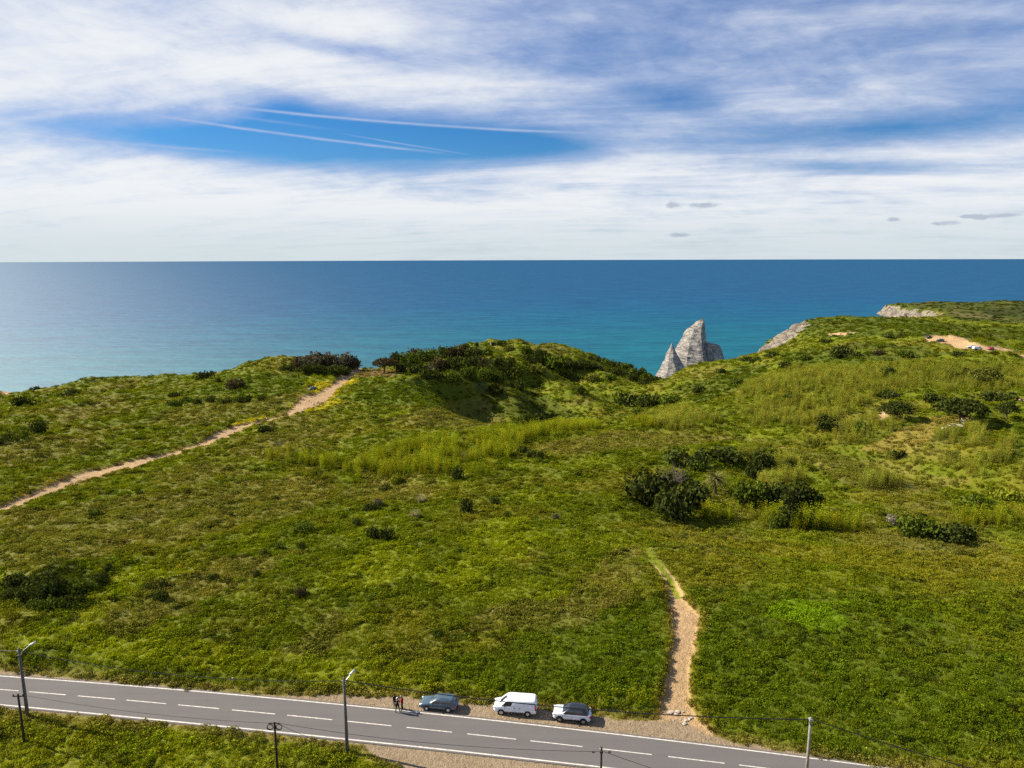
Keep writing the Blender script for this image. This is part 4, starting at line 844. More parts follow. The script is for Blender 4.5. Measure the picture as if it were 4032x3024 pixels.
for grp, lab, tints, pts in (
  ('left crest thicket', '%s from left of the windswept shrubs in the thicket left of the sandy track', ('dark', 'brown', 'dark', 'grey'), [(1130, 1462, 60, 26), (1170, 1446, 70, 34), (1215, 1440, 80, 38), (1270, 1436, 90, 44), (1325, 1436, 90, 42), (1375, 1444, 76, 36), (1402, 1452, 46, 26), (1205, 1468, 66, 28), (1255, 1470, 70, 30), (1310, 1476, 84, 34), (1352, 1474, 60, 28)]),
  ('central crest thicket', '%s from left of the windswept shrubs in the crest thicket right of the sandy track', ('dark', 'green', 'dark', 'brown'), [(1560, 1440, 80, 46), (1600, 1440, 80, 48), (1640, 1425, 76, 44), (1690, 1420, 84, 42), (1740, 1412, 84, 40), (1790, 1404, 80, 36), (1850, 1400, 86, 30), (1900, 1400, 70, 24), (1600, 1466, 70, 34), (1660, 1472, 84, 36), (1725, 1455, 90, 40), (1700, 1490, 80, 32), (1785, 1450, 80, 36), (1835, 1440, 80, 36), (1885, 1446, 80, 34), (1780, 1500, 80, 34), (1840, 1480, 70, 34), (1900, 1490, 80, 36)]),
  ('shrubs on the shaded hill', '%s from left of the dark shrubs on the shaded hillside below the hilltop', ('dark', 'green', 'dark', 'olive'), [(2070, 1388, 60, 24), (2130, 1400, 66, 24), (2090, 1430, 80, 34), (2160, 1448, 100, 44), (2220, 1440, 60, 28), (2260, 1450, 60, 26), (2310, 1450, 50, 24), (2110, 1470, 80, 32), (2350, 1455, 50, 22), (1990, 1440, 70, 30), (2030, 1480, 76, 32), (1960, 1500, 80, 36), (2040, 1530, 70, 30), (2240, 1490, 70, 26), (2330, 1500, 60, 24), (2400, 1500, 56, 22), (1950, 1550, 70, 32), (2280, 1545, 60, 24)]),
  ('added shade shrubs down the steep skyline', '%s from top of the dense dark shrubs along the hill\'s steep right skyline', ('dark', 'dark', 'green'), [(2340, 1418, 44, 16), (2372, 1428, 46, 18), (2402, 1438, 50, 20), (2430, 1448, 50, 22), (2455, 1452, 52, 22), (2480, 1462, 54, 24), (2505, 1474, 54, 24), (2528, 1482, 50, 24), (2550, 1492, 46, 22), (2572, 1502, 40, 18), (2440, 1475, 60, 22), (2490, 1495, 60, 22), (2535, 1512, 54, 20)]),  # shrubs added to darken the slope where its shade is missing
  ('left slope thicket', '%s from left of the dark shrubs in the thicket low on the left slope', ('dark', 'dark', 'green'), [(80, 2310, 110, 46), (150, 2345, 120, 50), (230, 2335, 110, 50), (310, 2335, 110, 46), (380, 2310, 90, 40), (210, 2395, 100, 40), (285, 2385, 90, 34), (200, 2300, 100, 40), (130, 2395, 80, 30), (40, 2350, 80, 30)])):
    for i, (u, v, w, h) in enumerate(sorted(pts)): shrub(u, v, w, h, tints[i % len(tints)], lab % ORD[i], grp)
# pampas grass
pamp = np_mesh('foliage', *blades(150, 1.0, .5, .05, .1, 31, .95)[:2], m_leaf, False, {'shade': blades(150, 1.0, .5, .05, .1, 31, .95)[2]})
for u, v, w, h, lab in ((1658, 1976, 58, 32, 'straw-pale pampas tuft, the upper of two on the open slope'), (1633, 2038, 54, 38, 'straw-pale pampas tuft, the lower of two on the open slope')):
    p = ground(u, v); k = pxm(p); o = link('pampas_grass', pamp); o.location = p; o.scale = (w / k / 1.5, w / k / 1.5, h / k * 1.1); o.color = (.34, .31, .15, 1); tag(o, lab, 'grass tuft')
# ------------------------------------------------------------------ trees
def limb(mb, a, b, r0, r1, g, seg=4, wob=.12):
    a, b = np.array(a, float), np.array(b, float); L = np.linalg.norm(b - a); pts = []
    for i in range(seg + 1):
        f = i / seg; pts.append(a * (1 - f) + b * f + (g.normal(size=3) * L * wob * .5 if 0 < i < seg else 0))
    mb.tube(pts, [r0 + (r1 - r0) * i / seg for i in range(seg + 1)], 7); return pts
def pine(u, v, crown_px, label, seed, flat=.42, tint='green', trunk=.42, lean=0.0, name='pine_tree'):
    p = ground(u, v); k = pxm(p); D = crown_px[0] / k; H = crown_px[1] / k; g = np.random.default_rng(seed)
    o = empty(name, (p[0], p[1], p[2] - .1), 0, label, 'tree')
    zc = H * (1 - flat * .55); R = D / 2; mb = MB(); fork = np.array([lean * H * .5, 0, H * trunk])
    limb(mb, (0, 0, -.2), fork, .035 * D, .025 * D, g)
    cs_, rr_ = [], []
    for i in range(34):
        a = i * 2.399; d = math.sqrt((i + .5) / 34) * .84; z = zc + ((1 - d * d) * .62 - .30) * H * flat + g.normal() * .03 * H
        cs_.append((math.cos(a) * d * R + lean * H, math.sin(a) * d * R, z)); rr_.append(R * (.17 + .08 * g.random()))
    for i in range(0, 34, 3): limb(mb, fork, np.array(cs_[i]) - [0, 0, rr_[i] * .3], .018 * D, .004 * D, g, 4, .15)
    V, F, S = leaf_cloud(cs_, rr_, 2600, R * .045, seed + 1, .62, .4)
    c = link('crown', np_mesh('crown', V, F, m_leaf, False, {'shade': S}), o); t_ = TINT[tint]; c.color = (*t_, 1)
    mb.build('trunk', m_bark, o, True); return o
pine(3528, 1652, (136, 76), 'broad round umbrella pine left of the golden field', 41, .75, 'dark', .3)
pine(3778, 1668, (205, 108), 'largest umbrella pine, shading the small hut', 42, .7, 'dark', .35)
pine(3962, 1656, (96, 80), 'small round-crowned pine near the right edge beside the largest one', 43, .7, 'dark', .35)
pine(3872, 1525, (120, 92), 'open flat-topped pine with tiers standing in the reed slope', 44, .8, 'olive', .3, .04)
pine(1512, 1470, (110, 62), 'windswept flat-crowned tree at the head of the sandy track', 45, .55, 'brown', .45, .10, 'windswept_tree')
def bare_tree(u, v, w, h, label, seed, nb=26):
    p = ground(u, v); k = pxm(p); D, H = w / k, h / k; g = np.random.default_rng(seed); o = empty('bare_tree', (p[0], p[1], p[2] - .1), 0, label, 'tree'); mb = MB(); tw = MB()
    fork = np.array([0, 0, H * .35]); limb(mb, (0, 0, -.2), fork, .035 * H, .022 * H, g)
    for i in range(nb):
        a = g.random() * 6.28; d = g.random() ** .5 * D * .5; e = np.array([math.cos(a) * d, math.sin(a) * d, H * (.6 + .4 * g.random() * (1 - d / D))]); pts = limb(mb if i < 8 else tw, fork, e, .012 * H, .003 * H, g)
        for j in range(7):
            b_ = pts[2 + j % 3]; tw.tube([b_, b_ + (g.normal(size=3) * .5 + [0, 0, .5]) * H * .2], [.004 * H, .0015 * H], 4)
    mb.build('trunk', m_dead, o); tw.build('crown', m_dead, o); return o
bare_tree(2645, 1960, 120, 130, 'leafless grey tree left of the palm hollow', 51, 40); bare_tree(1100, 1775, 70, 52, 'small leafless grey tree left of the reed band', 52); bare_tree(1830, 1812, 60, 44, 'leafless brown tree inside the long reed band', 53); bare_tree(1690, 1475, 70, 44, 'leafless greyish tree in front of the central crest thicket', 54, 34); bare_tree(1640, 1405, 60, 26, 'leafless purplish treetop on the central crest skyline', 55, 34)
# palm
p = ground(2815, 1945); k = pxm(p); g = np.random.default_rng(61); H = 62 / k; o = empty('palm_tree', p, 0, 'lone palm with arching fronds in the overgrown hollow', 'tree')
MB().tube([(0, 0, -.2), (.05, 0, H * .5), (0, .05, H)], [.36, .30, .27], 9).build('trunk', m_bark, o)
for i in range(30):
    a = i * 2.399; up = .95 - 1.15 * (i / 29); L = 3.7 + .5 * g.random(); pts = []
    for j in range(8):
        f = j / 7; pts.append(np.array([math.cos(a) * L * f * (.55 + .45 * (1 - abs(up))), math.sin(a) * L * f * (.55 + .45 * (1 - abs(up))), H + L * (up * f - .62 * f * f * (1.05 - .3 * up))]))
    V, F, S = [], [], []
    side = np.array([-math.sin(a), math.cos(a), 0])
    for j in range(1, 8):
        for q_ in np.linspace(0, 1, 4)[:-1]:
            b_ = pts[j - 1] * (1 - q_) + pts[j] * q_; d_ = pts[j] - pts[j - 1]; d_ /= np.linalg.norm(d_); ll = .62 * (1 - .55 * j / 7)
            for s_ in (-1, 1):
                tip = b_ + side * s_ * ll + d_ * ll * .7 - np.array([0, 0, .22 * ll]); o_ = len(V); V += [b_, b_ + d_ * .24, tip]; F += [(o_, o_ + 1, o_ + 2)]; sh_ = .7 + .6 * g.random(); S += [(sh_,) * 3] * 3
    fr_o = link('frond', np_mesh('frond', np.array(V), np.array(F), m_leaf, False, {'shade': np.array(S)}), o); fr_o.color = (.15, .14, .04, 1)
    MB().tube(pts, [.035] * 4 + [.02] * 4, 4).build('rib', m_bark, fr_o)

# ------------------------------------------------------------------ sea stack, cliffs beyond
m_rock, tr, out = new_mat('limestone'); b = principled(tr, out, .9, .15); pos = obj_co(tr); rc_, rh_ = rock_colour(tr, pos, .0)
ge = tr.nodes.new('ShaderNodeNewGeometry'); sn = tr.nodes.new('ShaderNodeSeparateXYZ'); tr.links.new(ge.outputs['Normal'], sn.inputs[0]); spz = tr.nodes.new('ShaderNodeSeparateXYZ'); tr.links.new(pos, spz.inputs[0])
gm = (E(sn.outputs[2]) + (E(nnoise(tr, pos, .2, 4).outputs[0]) - .5) * .5).smooth(.62, .85) * E(spz.outputs[2]).smooth(-72, -52)
tr.links.new(nmix(tr, gm, nmix(tr, 1.0, rc_, (.74, .70, .66), 'MULTIPLY'), (.07, .075, .02)), b.inputs['Base Color']); tr.links.new(bump(tr, rh_.s, .3, 1.5), b.inputs['Normal'])
def noise3(P, sc, seed):
    return (perlin(P[..., 0] / sc + P[..., 2] / sc * .37, P[..., 1] / sc + P[..., 2] / sc * .71, seed) + perlin(P[..., 2] / sc, P[..., 0] / sc + P[..., 1] / sc * .53, seed + 3)) * .6
def crag(name, prof, Y0, ridge, depth, parent, seed, amp=1.0, zb=SEA - 6):
    """prof: (photo v, u_left, u_right, u_ridge); rings of a wedge that turns an edge to the viewer"""
    prof = sorted(prof); vs_ = [p_[0] for p_ in prof]; NZ = 110; NA = 120; rings = []
    top = at_y(prof[0][1], prof[0][0], Y0); zt = top[2]; Vv = []
    for i in range(NZ):
        z = zt + (zb - zt) * (i / (NZ - 1)) ** .92
        _, v_ = project(np.array([top[0], Y0, z])); ul, ur, uc = (np.interp(v_, vs_, [p_[j] for p_ in prof]) for j in (1, 2, 3))
        xl, xr, xc = (at_y(u_, v_, Y0)[0] for u_ in (ul, ur, uc)); w_ = xr - xl; d_ = depth * w_
        loop = np.array([(xl, Y0 + d_ * .12), (xl + (xc - xl) * .45, Y0 - d_ * .34), (xc, Y0 - d_ * .55), (xc + (xr - xc) * .62, Y0 - d_ * .18), (xr, Y0 + d_ * .22), (xl * .35 + xr * .65, Y0 + d_ * .55), (xl * .75 + xr * .25, Y0 + d_ * .5)])
        L = np.concatenate([loop, loop[:1]]); s_ = np.concatenate([[0], np.cumsum(np.linalg.norm(np.diff(L, axis=0), axis=1))]); q_ = np.linspace(0, s_[-1], NA + 1)[:-1]
        Vv.append(np.stack([np.interp(q_, s_, L[:, 0]), np.interp(q_, s_, L[:, 1]), np.full(NA, z)], 1))
    Vv = np.array(Vv); ctr = Vv.mean(1, keepdims=True); dr = Vv - ctr; dr[..., 2] = 0; nn = np.linalg.norm(dr, axis=-1, keepdims=True) + 1e-6; dr /= nn
    T = Vv.copy(); T[..., 2] += T[..., 0] * .45
    n_ = (1 - np.abs(noise3(T, 26, seed)) * 2) * 2.0 + noise3(T, 11, seed + 9) * 1.1 + np.abs(noise3(T, 4.5, seed + 20)) * .6
    n_ += np.where((np.floor((T[..., 2] + noise3(T, 20, seed + 30) * 6) / 7.0) % 2) > 0, .45, 0)
    fade = np.minimum(1, nn[..., 0] / 9)
    Vv += dr * ((n_ - 1.3) * amp * fade)[..., None]
    V = Vv.reshape(-1, 3); F = []
    for i in range(NZ - 1):
        for k_ in range(NA): k2 = (k_ + 1) % NA; F.append((i * NA + k_, i * NA + k2, (i + 1) * NA + k2, (i + 1) * NA + k_))
    V = np.concatenate([V, Vv[0].mean(0, keepdims=True) + [0, 0, .4]]); F += [(len(V) - 1, (k_ + 1) % NA, k_) for k_ in range(NA)]
    me = mesh_from(name, V, F, m_rock); bm = bmesh.new(); bm.from_mesh(me); bmesh.ops.recalc_face_normals(bm, faces=bm.faces); bm.to_mesh(me); bm.free()
    return link(name, me, parent)
YS = 1095.0
st_o = empty('sea_stack', (0, 0, 0), 0, 'tall grey limestone sea stack with a slanting grassy summit', 'rock')
crag('spire', [(1256, 2762, 2772, 2767), (1264, 2746, 2774, 2766), (1280, 2728, 2776, 2758), (1292, 2712, 2777, 2753), (1315, 2693, 2782, 2750), (1345, 2677, 2788, 2750), (1371, 2664, 2792, 2750), (1400, 2650, 2798, 2752), (1430, 2642, 2806, 2756), (1470, 2648, 2815, 2780), (1520, 2640, 2825, 2785), (1600, 2632, 2840, 2790)], YS, 0, .75, st_o, 201)
crag('shoulder', [(1349, 2775, 2790, 2786), (1357, 2770, 2830, 2800), (1361, 2768, 2838, 2805), (1385, 2765, 2847, 2806), (1410, 2762, 2855, 2806), (1435, 2760, 2862, 2806), (1500, 2758, 2864, 2806), (1600, 2755, 2875, 2806)], YS - 8, 0, .55, st_o, 231, .7)
pn_o = empty('rock_pinnacle', (0, 0, 0), 0, 'sharp pale rock pinnacle at the left foot of the sea stack', 'rock')
crag('pinnacle', [(1350, 2645.5, 2647.5, 2646.5), (1362, 2640, 2652, 2647), (1375, 2634, 2656, 2648), (1390, 2625, 2664, 2648), (1402, 2621, 2672, 2646), (1418, 2618, 2682, 2645), (1436, 2606, 2692, 2650), (1460, 2596, 2700, 2655), (1480, 2580, 2706, 2660), (1510, 2568, 2712, 2660), (1600, 2560, 2715, 2660)], YS - 55, 0, .7, pn_o, 261, .55)
# far headland: a heightfield of its own
xg = np.linspace(690, 1750, 300); yg = np.linspace(1120, 2300, 230); HX, HY = np.meshgrid(xg, yg)
edge = np.interp(HY, [1120, 1230, 1320, 1450, 1600, 1800, 2300], [1040, 820, 776, 792, 925, 1000, 1170]) + fbm(HX, HY, 60, 4, 300) * 30
plat = np.interp(HY, [1120, 1250, 1330, 1500, 1650, 1800, 2300], [-90, -84, -76, -75, -77, -84, -100]) + fbm(HX, HY, 170, 3, 310) * 9 + fbm(HX, HY, 30, 4, 311) * 3 + np.clip((HX - 900) * .012, -3, 9)
plat += 12 * np.exp(-((HX - 1150) / 150) ** 2 - ((HY - 1720) / 150) ** 2)
cl = sstep(-8, 62, HX - edge)
HZ = (SEA - 8) + (plat - (SEA - 8)) * cl ** .8 + cl * (1 - cl) * 4 * fbm(HX, HY, 30, 4, 320) * 20
hu, hv = project(np.stack([HX, HY, HZ], -1))
hn = fbm(HX, HY, 70, 4, 330); hn2 = fbm(HX, HY, 18, 4, 331)
hc = np.zeros(HX.shape + (3,)); hc[:] = GREEN * .5
def lay2(c, m):
    global hc
    m = np.clip(m, 0, 1)[..., None]; hc = hc * (1 - m) + c * m
lay2(OLIVE * .55, sstep(-.1, .4, hn)); lay2(DARK * .8, sstep(-.02, .28, -hn * .6 + hn2)); lay2(DARK * .7, in_poly([(3850, 1215), (4040, 1210), (4040, 1245), (3880, 1240)], hu + hn2 * 8, hv + hn2 * 4) * .85); lay2(STRAW * .6, in_poly([(3740, 1228), (3860, 1232), (4000, 1262), (3800, 1250)], hu + hn2 * 8, hv + hn2 * 4) * .6); lay2(FERN * .8, sstep(.1, .4, hn2 - hn))
for pl in ([(3716, 1248), (3750, 1258), (3770, 1264), (3740, 1283), (3725, 1284), (3752, 1267)], [(3855, 1296), (3880, 1282), (3900, 1277), (3870, 1297)], [(3757, 1209), (3790, 1207), (3780, 1214)], [(3686, 1230), (3700, 1238), (3712, 1237), (3690, 1243)], [(3930, 1272), (4032, 1272), (4032, 1276), (3930, 1275)], [(3620, 1268), (3660, 1260), (3690, 1258), (3670, 1275), (3640, 1278)], [(3540, 1222), (3560, 1218), (3590, 1220), (3550, 1225)], [(3930, 1276), (3980, 1288), (3960, 1284)]):
    lay2(DIRT * .9, in_poly(pl, hu + hn2 * 6, hv + hn2 * 3) * .9)
hrock = np.maximum(sstep(.93, .70, cl + hn2 * .15), sstep(.3, .6, hn2 + hn * .5) * sstep(60, 20, HX - edge - 40))
idx2 = np.arange(HX.size).reshape(HX.shape); q2 = np.stack([idx2[:-1, :-1], idx2[:-1, 1:], idx2[1:, 1:], idx2[1:, :-1]], -1).reshape(-1, 4)
me = np_mesh('far_headland', np.stack([HX, HY, HZ], -1).reshape(-1, 3), q2, m_land, True, {'cover': np.clip(hc, .004, .8).reshape(-1, 3)}, {'rock': hrock.ravel(), 'bare': np.zeros(HX.size)})
tag(link('far_headland', me), 'distant green headland with pale cliffs at the far right', kind='structure')
m_far = leaf_mat('far_scrub', 'INSTANCER', .15)
fi = RNG.random(22000) * (HX.shape[0] - 2); fj = RNG.random(22000) * (HX.shape[1] - 2); w_ = cr_interp(sstep(0, .3, hn2 - hn * .5) * (hrock < .3), fi, fj); kk = RNG.random(22000) < w_; fi, fj = fi[kk], fj[kk]
P = np.stack([cr_interp(g_2, fi, fj) for g_2 in (HX, HY, HZ)], 1); N = len(P); s = 2.5 + 4 * RNG.random(N) ** 2
scatter('far_scrub', P, np.stack([s * 1.6, s * 1.6, s * .8], 1), rots(N, .1), jit(np.tile(c3(.05, .062, .016), (N, 1)), .3), big, 'dark scrub covering the distant headland')

# ------------------------------------------------------------------ loose stones
def boulder(seed, flat=.7):
    g = np.random.default_rng(seed); bm = bmesh.new(); bmesh.ops.create_icosphere(bm, subdivisions=2, radius=.5)
    cut = [(Vector(g.normal(size=3)).normalized(), .28 + .15 * g.random()) for _ in range(9)]
    for v_ in bm.verts:
        for n_, d_ in cut:
            e_ = v_.co.dot(n_) - d_
            if e_ > 0: v_.co -= n_ * e_
        v_.co.z *= flat
    me = bpy.data.meshes.new('boulder'); bm.to_mesh(me); bm.free(); me.materials.append(m_stone); return me
m_stone = simple('pale_stone', (.38, .32, .25), .9, .15, noise=.3, nscale=2.5)
BLD = [boulder(400 + i) for i in range(6)]
def stone(u, v, w, label, group=None, k_=1.0, name='boulder'):
    p = ground(u, v); s = w / pxm(p); o = link(name, BLD[random.randrange(6)]); o.location = (p[0], p[1], p[2] + s * .17 * k_); o.scale = (s, s * .8, s * .8 * k_); o.rotation_euler = (0, 0, random.random() * 6.28); return tag(o, label, 'rock', group)
for i, (u, v, w, lab) in enumerate(((1223, 1563, 11, 'squared boulder nearest the dark car on the sandy track'), (1215, 1579, 11, 'dark boulder in the middle of the sandy turning place'), (1250, 1583, 11, 'boulder at the right rim of the sandy turning place'), (1233, 1595, 17, 'flat white slab at the mouth of the oval clearing'), (1197, 1611, 13, 'white slab at the lower end of the turning place'), (1161, 1612, 7, 'small white stone in yellow grass left of the turning place'), (1328, 1533, 12, 'boulder in yellow grass right of the upper track'), (1353, 1516, 9, 'small boulder highest on the upper track'), (962, 1666, 12, 'boulder on the far rim of the lower track bend'), (1010, 1660, 9, 'small boulder right of the lower track bend'), (1050, 1650, 9, 'small boulder at the narrow part of the track'), (873, 1725, 11, 'lowest of three boulders edging the near side of the track'), (896, 1714, 11, 'middle of three boulders edging the near side of the track'), (921, 1703, 10, 'highest of three boulders edging the near side of the track'))):
    stone(u, v, w, lab, None, .8)
for i in range(17): stone(2636 + i * 5.4, 2803 + random.random() * 50, 9 + random.random() * 16, '%s from left of the pale broken stones where path meets road' % ORD[i], 'stones at the foot of the path', .5, 'stone')

# ------------------------------------------------------------------ small buildings
m_plaster = simple('whitewash', (.50, .43, .35), .9, .1, noise=.25, nscale=1.2); m_tile = simple('roof_tile', (.30, .13, .08), .85, .15, noise=.3, nscale=3); m_wood = simple('dark_wood', (.06, .045, .035), .85, .15); m_grey = simple('grey_stone', (.22, .205, .19), .9, .1, noise=.3, nscale=1.5)
p = ground(3805, 1672); hut = empty('hut', p, .15, 'small whitewashed hut with red roof under the umbrella pine', 'hut')
MB().box((0, 0, 1.0), (2.6, 2.2, 2.2)).build('wall', m_plaster, hut)
rb = MB().add([(-1.5, -1.35, 2.1), (1.5, -1.35, 2.1), (1.5, 1.35, 2.75), (-1.5, 1.35, 2.75), (-1.5, -1.35, 2.24), (1.5, -1.35, 2.24), (1.5, 1.35, 2.89), (-1.5, 1.35, 2.89)], [(0, 3, 2, 1), (4, 5, 6, 7), (0, 1, 5, 4), (2, 3, 7, 6), (1, 2, 6, 5), (0, 4, 7, 3)]); rf = rb.build('roof', m_tile, hut)
for i in range(9): MB().tube([(-1.4 + i * .35, -1.38, 2.24), (-1.4 + i * .35, 1.38, 2.905)], .07, 6).build('roof_tile', m_tile, rf)
dr_ = MB().box((.5, -1.12, .8), (.8, .06, 1.7)).build('door', m_wood, hut); MB().box((.22, -1.17, .8), (.05, .05, .14)).build('handle', m_grey, dr_); MB().box((-.65, -1.115, 1.25), (.5, .05, .5)).build('window', m_wood, hut)
p = ground(3765, 1682); cw = empty('stone_basin', p, 0, 'low circular stone wall in front of the hut', 'basin')
n_ = 22
for i in range(n_):
    a = i * 2 * math.pi / n_; MB().box((math.cos(a) * 2.3, math.sin(a) * 2.3, .3), (.34, .62, .75 + .05 * (i % 3)), Matrix.Rotation(a, 3, 'Z')).build('wall_stone', m_plaster, cw, False, .03)
p = ground(3716, 1690); tg = empty('water_trough', p, .35, 'small white stone trough on the golden field edge', 'trough')
MB().box((0, 0, .08), (1.7, .9, .16)).build('base', m_plaster, tg)
for c_, d_ in (((0, .4, .42), (1.7, .12, .55)), ((0, -.4, .42), (1.7, .12, .55)), ((.79, 0, .42), (.12, .67, .55)), ((-.79, 0, .42), (.12, .67, .55))): MB().box(c_, d_).build('side', m_plaster, tg)
p = ground(3512, 1567); rw = empty('ruined_wall', p, .1, 'grey ruined stone building almost hidden in the scrub', 'ruin')
for i in range(8):
    for j in range(3 if i not in (2, 5) else 2): MB().box((-2.4 + i * .7 + (j % 2) * .2, 0, .25 + j * .5), (.66, .5, .47)).build('wall_stone', m_grey, rw, False, .03)
MB().box((.3, 1.0, .9), (5.4, 2.2, .12)).build('slab', m_grey, rw)
p = ground(1940, 1358); sh = empty('stone_hut', p, .2, 'tiny dark stone hut on the hilltop skyline', 'hut')
for sx in (-1, 1): MB().box((sx * 1.5, 0, 1.0), (.4, 3, 2.4)).build('wall', m_grey, sh)
MB().box((0, 1.3, 1.0), (2.6, .4, 2.4)).build('wall', m_grey, sh); MB().box((0, 0, 2.3), (3.9, 3.5, .25)).build('roof', m_wood, sh)
p = ground(3262, 1334); bd = empty('notice_board', p, .1, 'small white notice board beside the headland clearing', 'sign'); MB().box((0, 0, 1.3), (1.6, .06, 1.0)).build('panel', m_plaster, bd)
for sx in (-1, 1): MB().tube([(sx * .7, .05, -.2), (sx * .7, .05, 1.8)], .05, 6).build('post', m_wood, bd)

# ------------------------------------------------------------------ vehicles
m_pnt = simple('car_paint', (1, 1, 1), .32, .5, .0, noise=.02, nscale=2, objcol=True, coat=.8)
m_black = simple('black_trim', (.012, .012, .014), .55, .4, noise=.1); m_gloss = simple('black_gloss', (.014, .016, .020), .18, .5, noise=.05, coat=.6)
m_tyre = simple('tyre_rubber', (.018, .018, .018), .8, .2); m_alloy = simple('alloy', (.55, .56, .58), .35, .5, .6, noise=.1)
m_lamp = simple('lamp_glass', (.75, .77, .80), .1, .6, noise=.05, coat=.5); m_tail = simple('tail_lamp', (.35, .012, .012), .2, .5, noise=.05, coat=.5); m_plate = simple('number_plate', (.75, .75, .72), .5, .3)
m_glass, tr, out = new_mat('tinted_glass'); b = principled(tr, out, .04, .7); b.inputs['Base Color'].default_value = (.016, .022, .030, 1); b.inputs['Coat Weight'].default_value = .6; b.inputs['Coat Roughness'].default_value = .02
gn_ = nnoise(tr, obj_co(tr), .6, 2); tr.links.new(nmix(tr, E(gn_.outputs[0]).smooth(.35, .65), (.010, .014, .020), (.030, .040, .050)), b.inputs['Base Color'])
def car(name, loc, rz, label, paint, st, cab, wins, wheels, W, opts, cat='car'):
    o = empty(name, loc, rz, label, cat); hw = W / 2; V = []; F = []
    for (x, zb, zt, wf) in st:
        w = hw * wf; h = zt - zb
        half = [(0, zb), (w * .80, zb), (w * .955, zb + h * .10), (w * .995, zb + h * .28), (w, zb + h * .52), (w * .985, zb + h * .74), (w * .955, zt - h * .10), (w * .90, zt - h * .02), (w * .74, zt + .012), (w * .38, zt + .026), (0, zt + .03)]
        V += [(x, y, z) for y, z in half] + [(x, -y, z) for y, z in half[-2:0:-1]]
    n = 20
    for i in range(len(st) - 1):
        for k in range(n): F.append((i * n + k, i * n + (k + 1) % n, (i + 1) * n + (k + 1) % n, (i + 1) * n + k))
    F.append(tuple(range(n))); F.append(tuple((len(st) - 1) * n + k for k in range(n))[::-1])
    bo = MB().add(V, F).build('body', m_pnt, o, True); bo.color = (*paint, 1)
    # cabin: levels of a chamfered outline from the waistline to the roof
    (xb0, xb1, zb, wb), (xt0, xt1, zt, wt) = cab
    def lv(f):
        bulge = .035 * math.sin(f * math.pi)
        return xb0 + (xt0 - xb0) * f - bulge, xb1 + (xt1 - xb1) * f + bulge, zb + (zt - zb) * f, wb + (wt - wb) * f + bulge * .6
    V = []; F = []; rows = [(-.12, 0), (0, 0), (.25, 0), (.5, 0), (.75, 0), (.88, .0), (.955, .045), (1.0, .14), (1.015, .34)]
    for f, ins in rows:
        x0, x1, z, w = lv(min(f, 1.0)); z = zb + (zt - zb) * f; x0 += ins * 1.3; x1 -= ins * 1.3; w -= ins; c = .12; e = .05
        ring = [(x1, w - c * 1.6), (x1 - c, w - e), (x1 - c * 2.4, w), (x0 + c * 2.4, w), (x0 + c, w - e), (x0, w - c * 1.6)]
        ring += [(x, -y) for x, y in ring[::-1]]; V += [(x, y, z) for x, y in ring]
    m = 12
    for i in range(len(rows) - 1):
        for k in range(m): F.append((i * m + k, i * m + (k + 1) % m, (i + 1) * m + (k + 1) % m, (i + 1) * m + k))
    F.append(tuple((len(rows) - 1) * m + k for k in range(m)))
    ro = MB().add(V, F).build('cabin', opts.get('roof_mat', m_pnt), o, True); ro.color = (*paint, 1)
    def side(a, f, s): x0, x1, z, w = lv(f); return (x0 + (x1 - x0) * a, s * (w + .014), z)
    def panel(nm, fn, grid, mat, par=o):
        V = [fn(*q) for row in grid for q in row]; c = len(grid[0]); F = [(i * c + j, i * c + j + 1, (i + 1) * c + j + 1, (i + 1) * c + j) for i in range(len(grid) - 1) for j in range(c - 1)]
        return MB().add(V, F).build(nm, mat, par)
    for s in (-1, 1):
        for (a0, a1, t0, t1, f0, f1) in wins:
            grid = [[((a0 + (t0 - a0) * q) * (1 - r) + (a1 + (t1 - a1) * q) * r, f0 + (f1 - f0) * q, s) for r in (0, .5, 1)] for q in (0, .5, 1)]
            panel('side_window', side, grid, m_glass)
    def fb(y, f, front):
        x0, x1, z, w = lv(f); e = .05 * y * y
        return ((x1 + .016 - e * 1.5) if front else (x0 - .016 + e * 1.5), y * (w - .06), z)
    ff = opts.get('front_f', (.06, .9)); rf_ = opts.get('rear_f', (.1, .85))
    panel('windscreen', fb, [[(y, ff[0] + (ff[1] - ff[0]) * q, 1) for y in np.linspace(-.93, .93, 7)] for q in (0, .5, 1)], m_glass)
    if rf_: panel('rear_window', fb, [[(y, rf_[0] + (rf_[1] - rf_[0]) * q, 0) for y in np.linspace(-.84, .84, 7)] for q in (0, .5, 1)], m_glass)
    xf, xr = st[0][0], st[-1][0]; rw = opts.get('rw', .31)
    for wx_ in wheels:
        for s in (-1, 1):
            MB().lathe([(rw + .07, -.012), (rw + .07, .006), (rw + .05, .008)], 24, 'y', (wx_, s * (hw - .004), rw + .02)).build('wheel_arch', m_black, o)
            wh = link('wheel', MB().lathe([(rw * .62, -.11), (rw * .95, -.10), (rw, -.06), (rw, .06), (rw * .95, .10), (rw * .66, .11)], 24, 'y').mesh('wheel', m_tyre, True), o); wh.location = (wx_, s * (hw - .085), rw)
            if opts.get('steer') and wx_ > 0: wh.rotation_euler = (0, 0, opts['steer'])
            rm = MB().lathe([(rw * .66, -.02), (rw * .66, .02), (rw * .58, .03), (.05, .035)], 20, 'y', (0, s * .085, 0)).build('rim', opts.get('rim_mat', m_alloy), wh)
            if opts.get('spokes'):
                for q in range(5):
                    a = q * 1.2566; MB().box((math.cos(a) * rw * .34, s * .128, math.sin(a) * rw * .34), (rw * .52, .012, .05), Matrix.Rotation(-a, 3, 'Y')).build('spoke', m_alloy, wh)
    zl = opts['lamp_z']; zt_ = opts['tail_z']
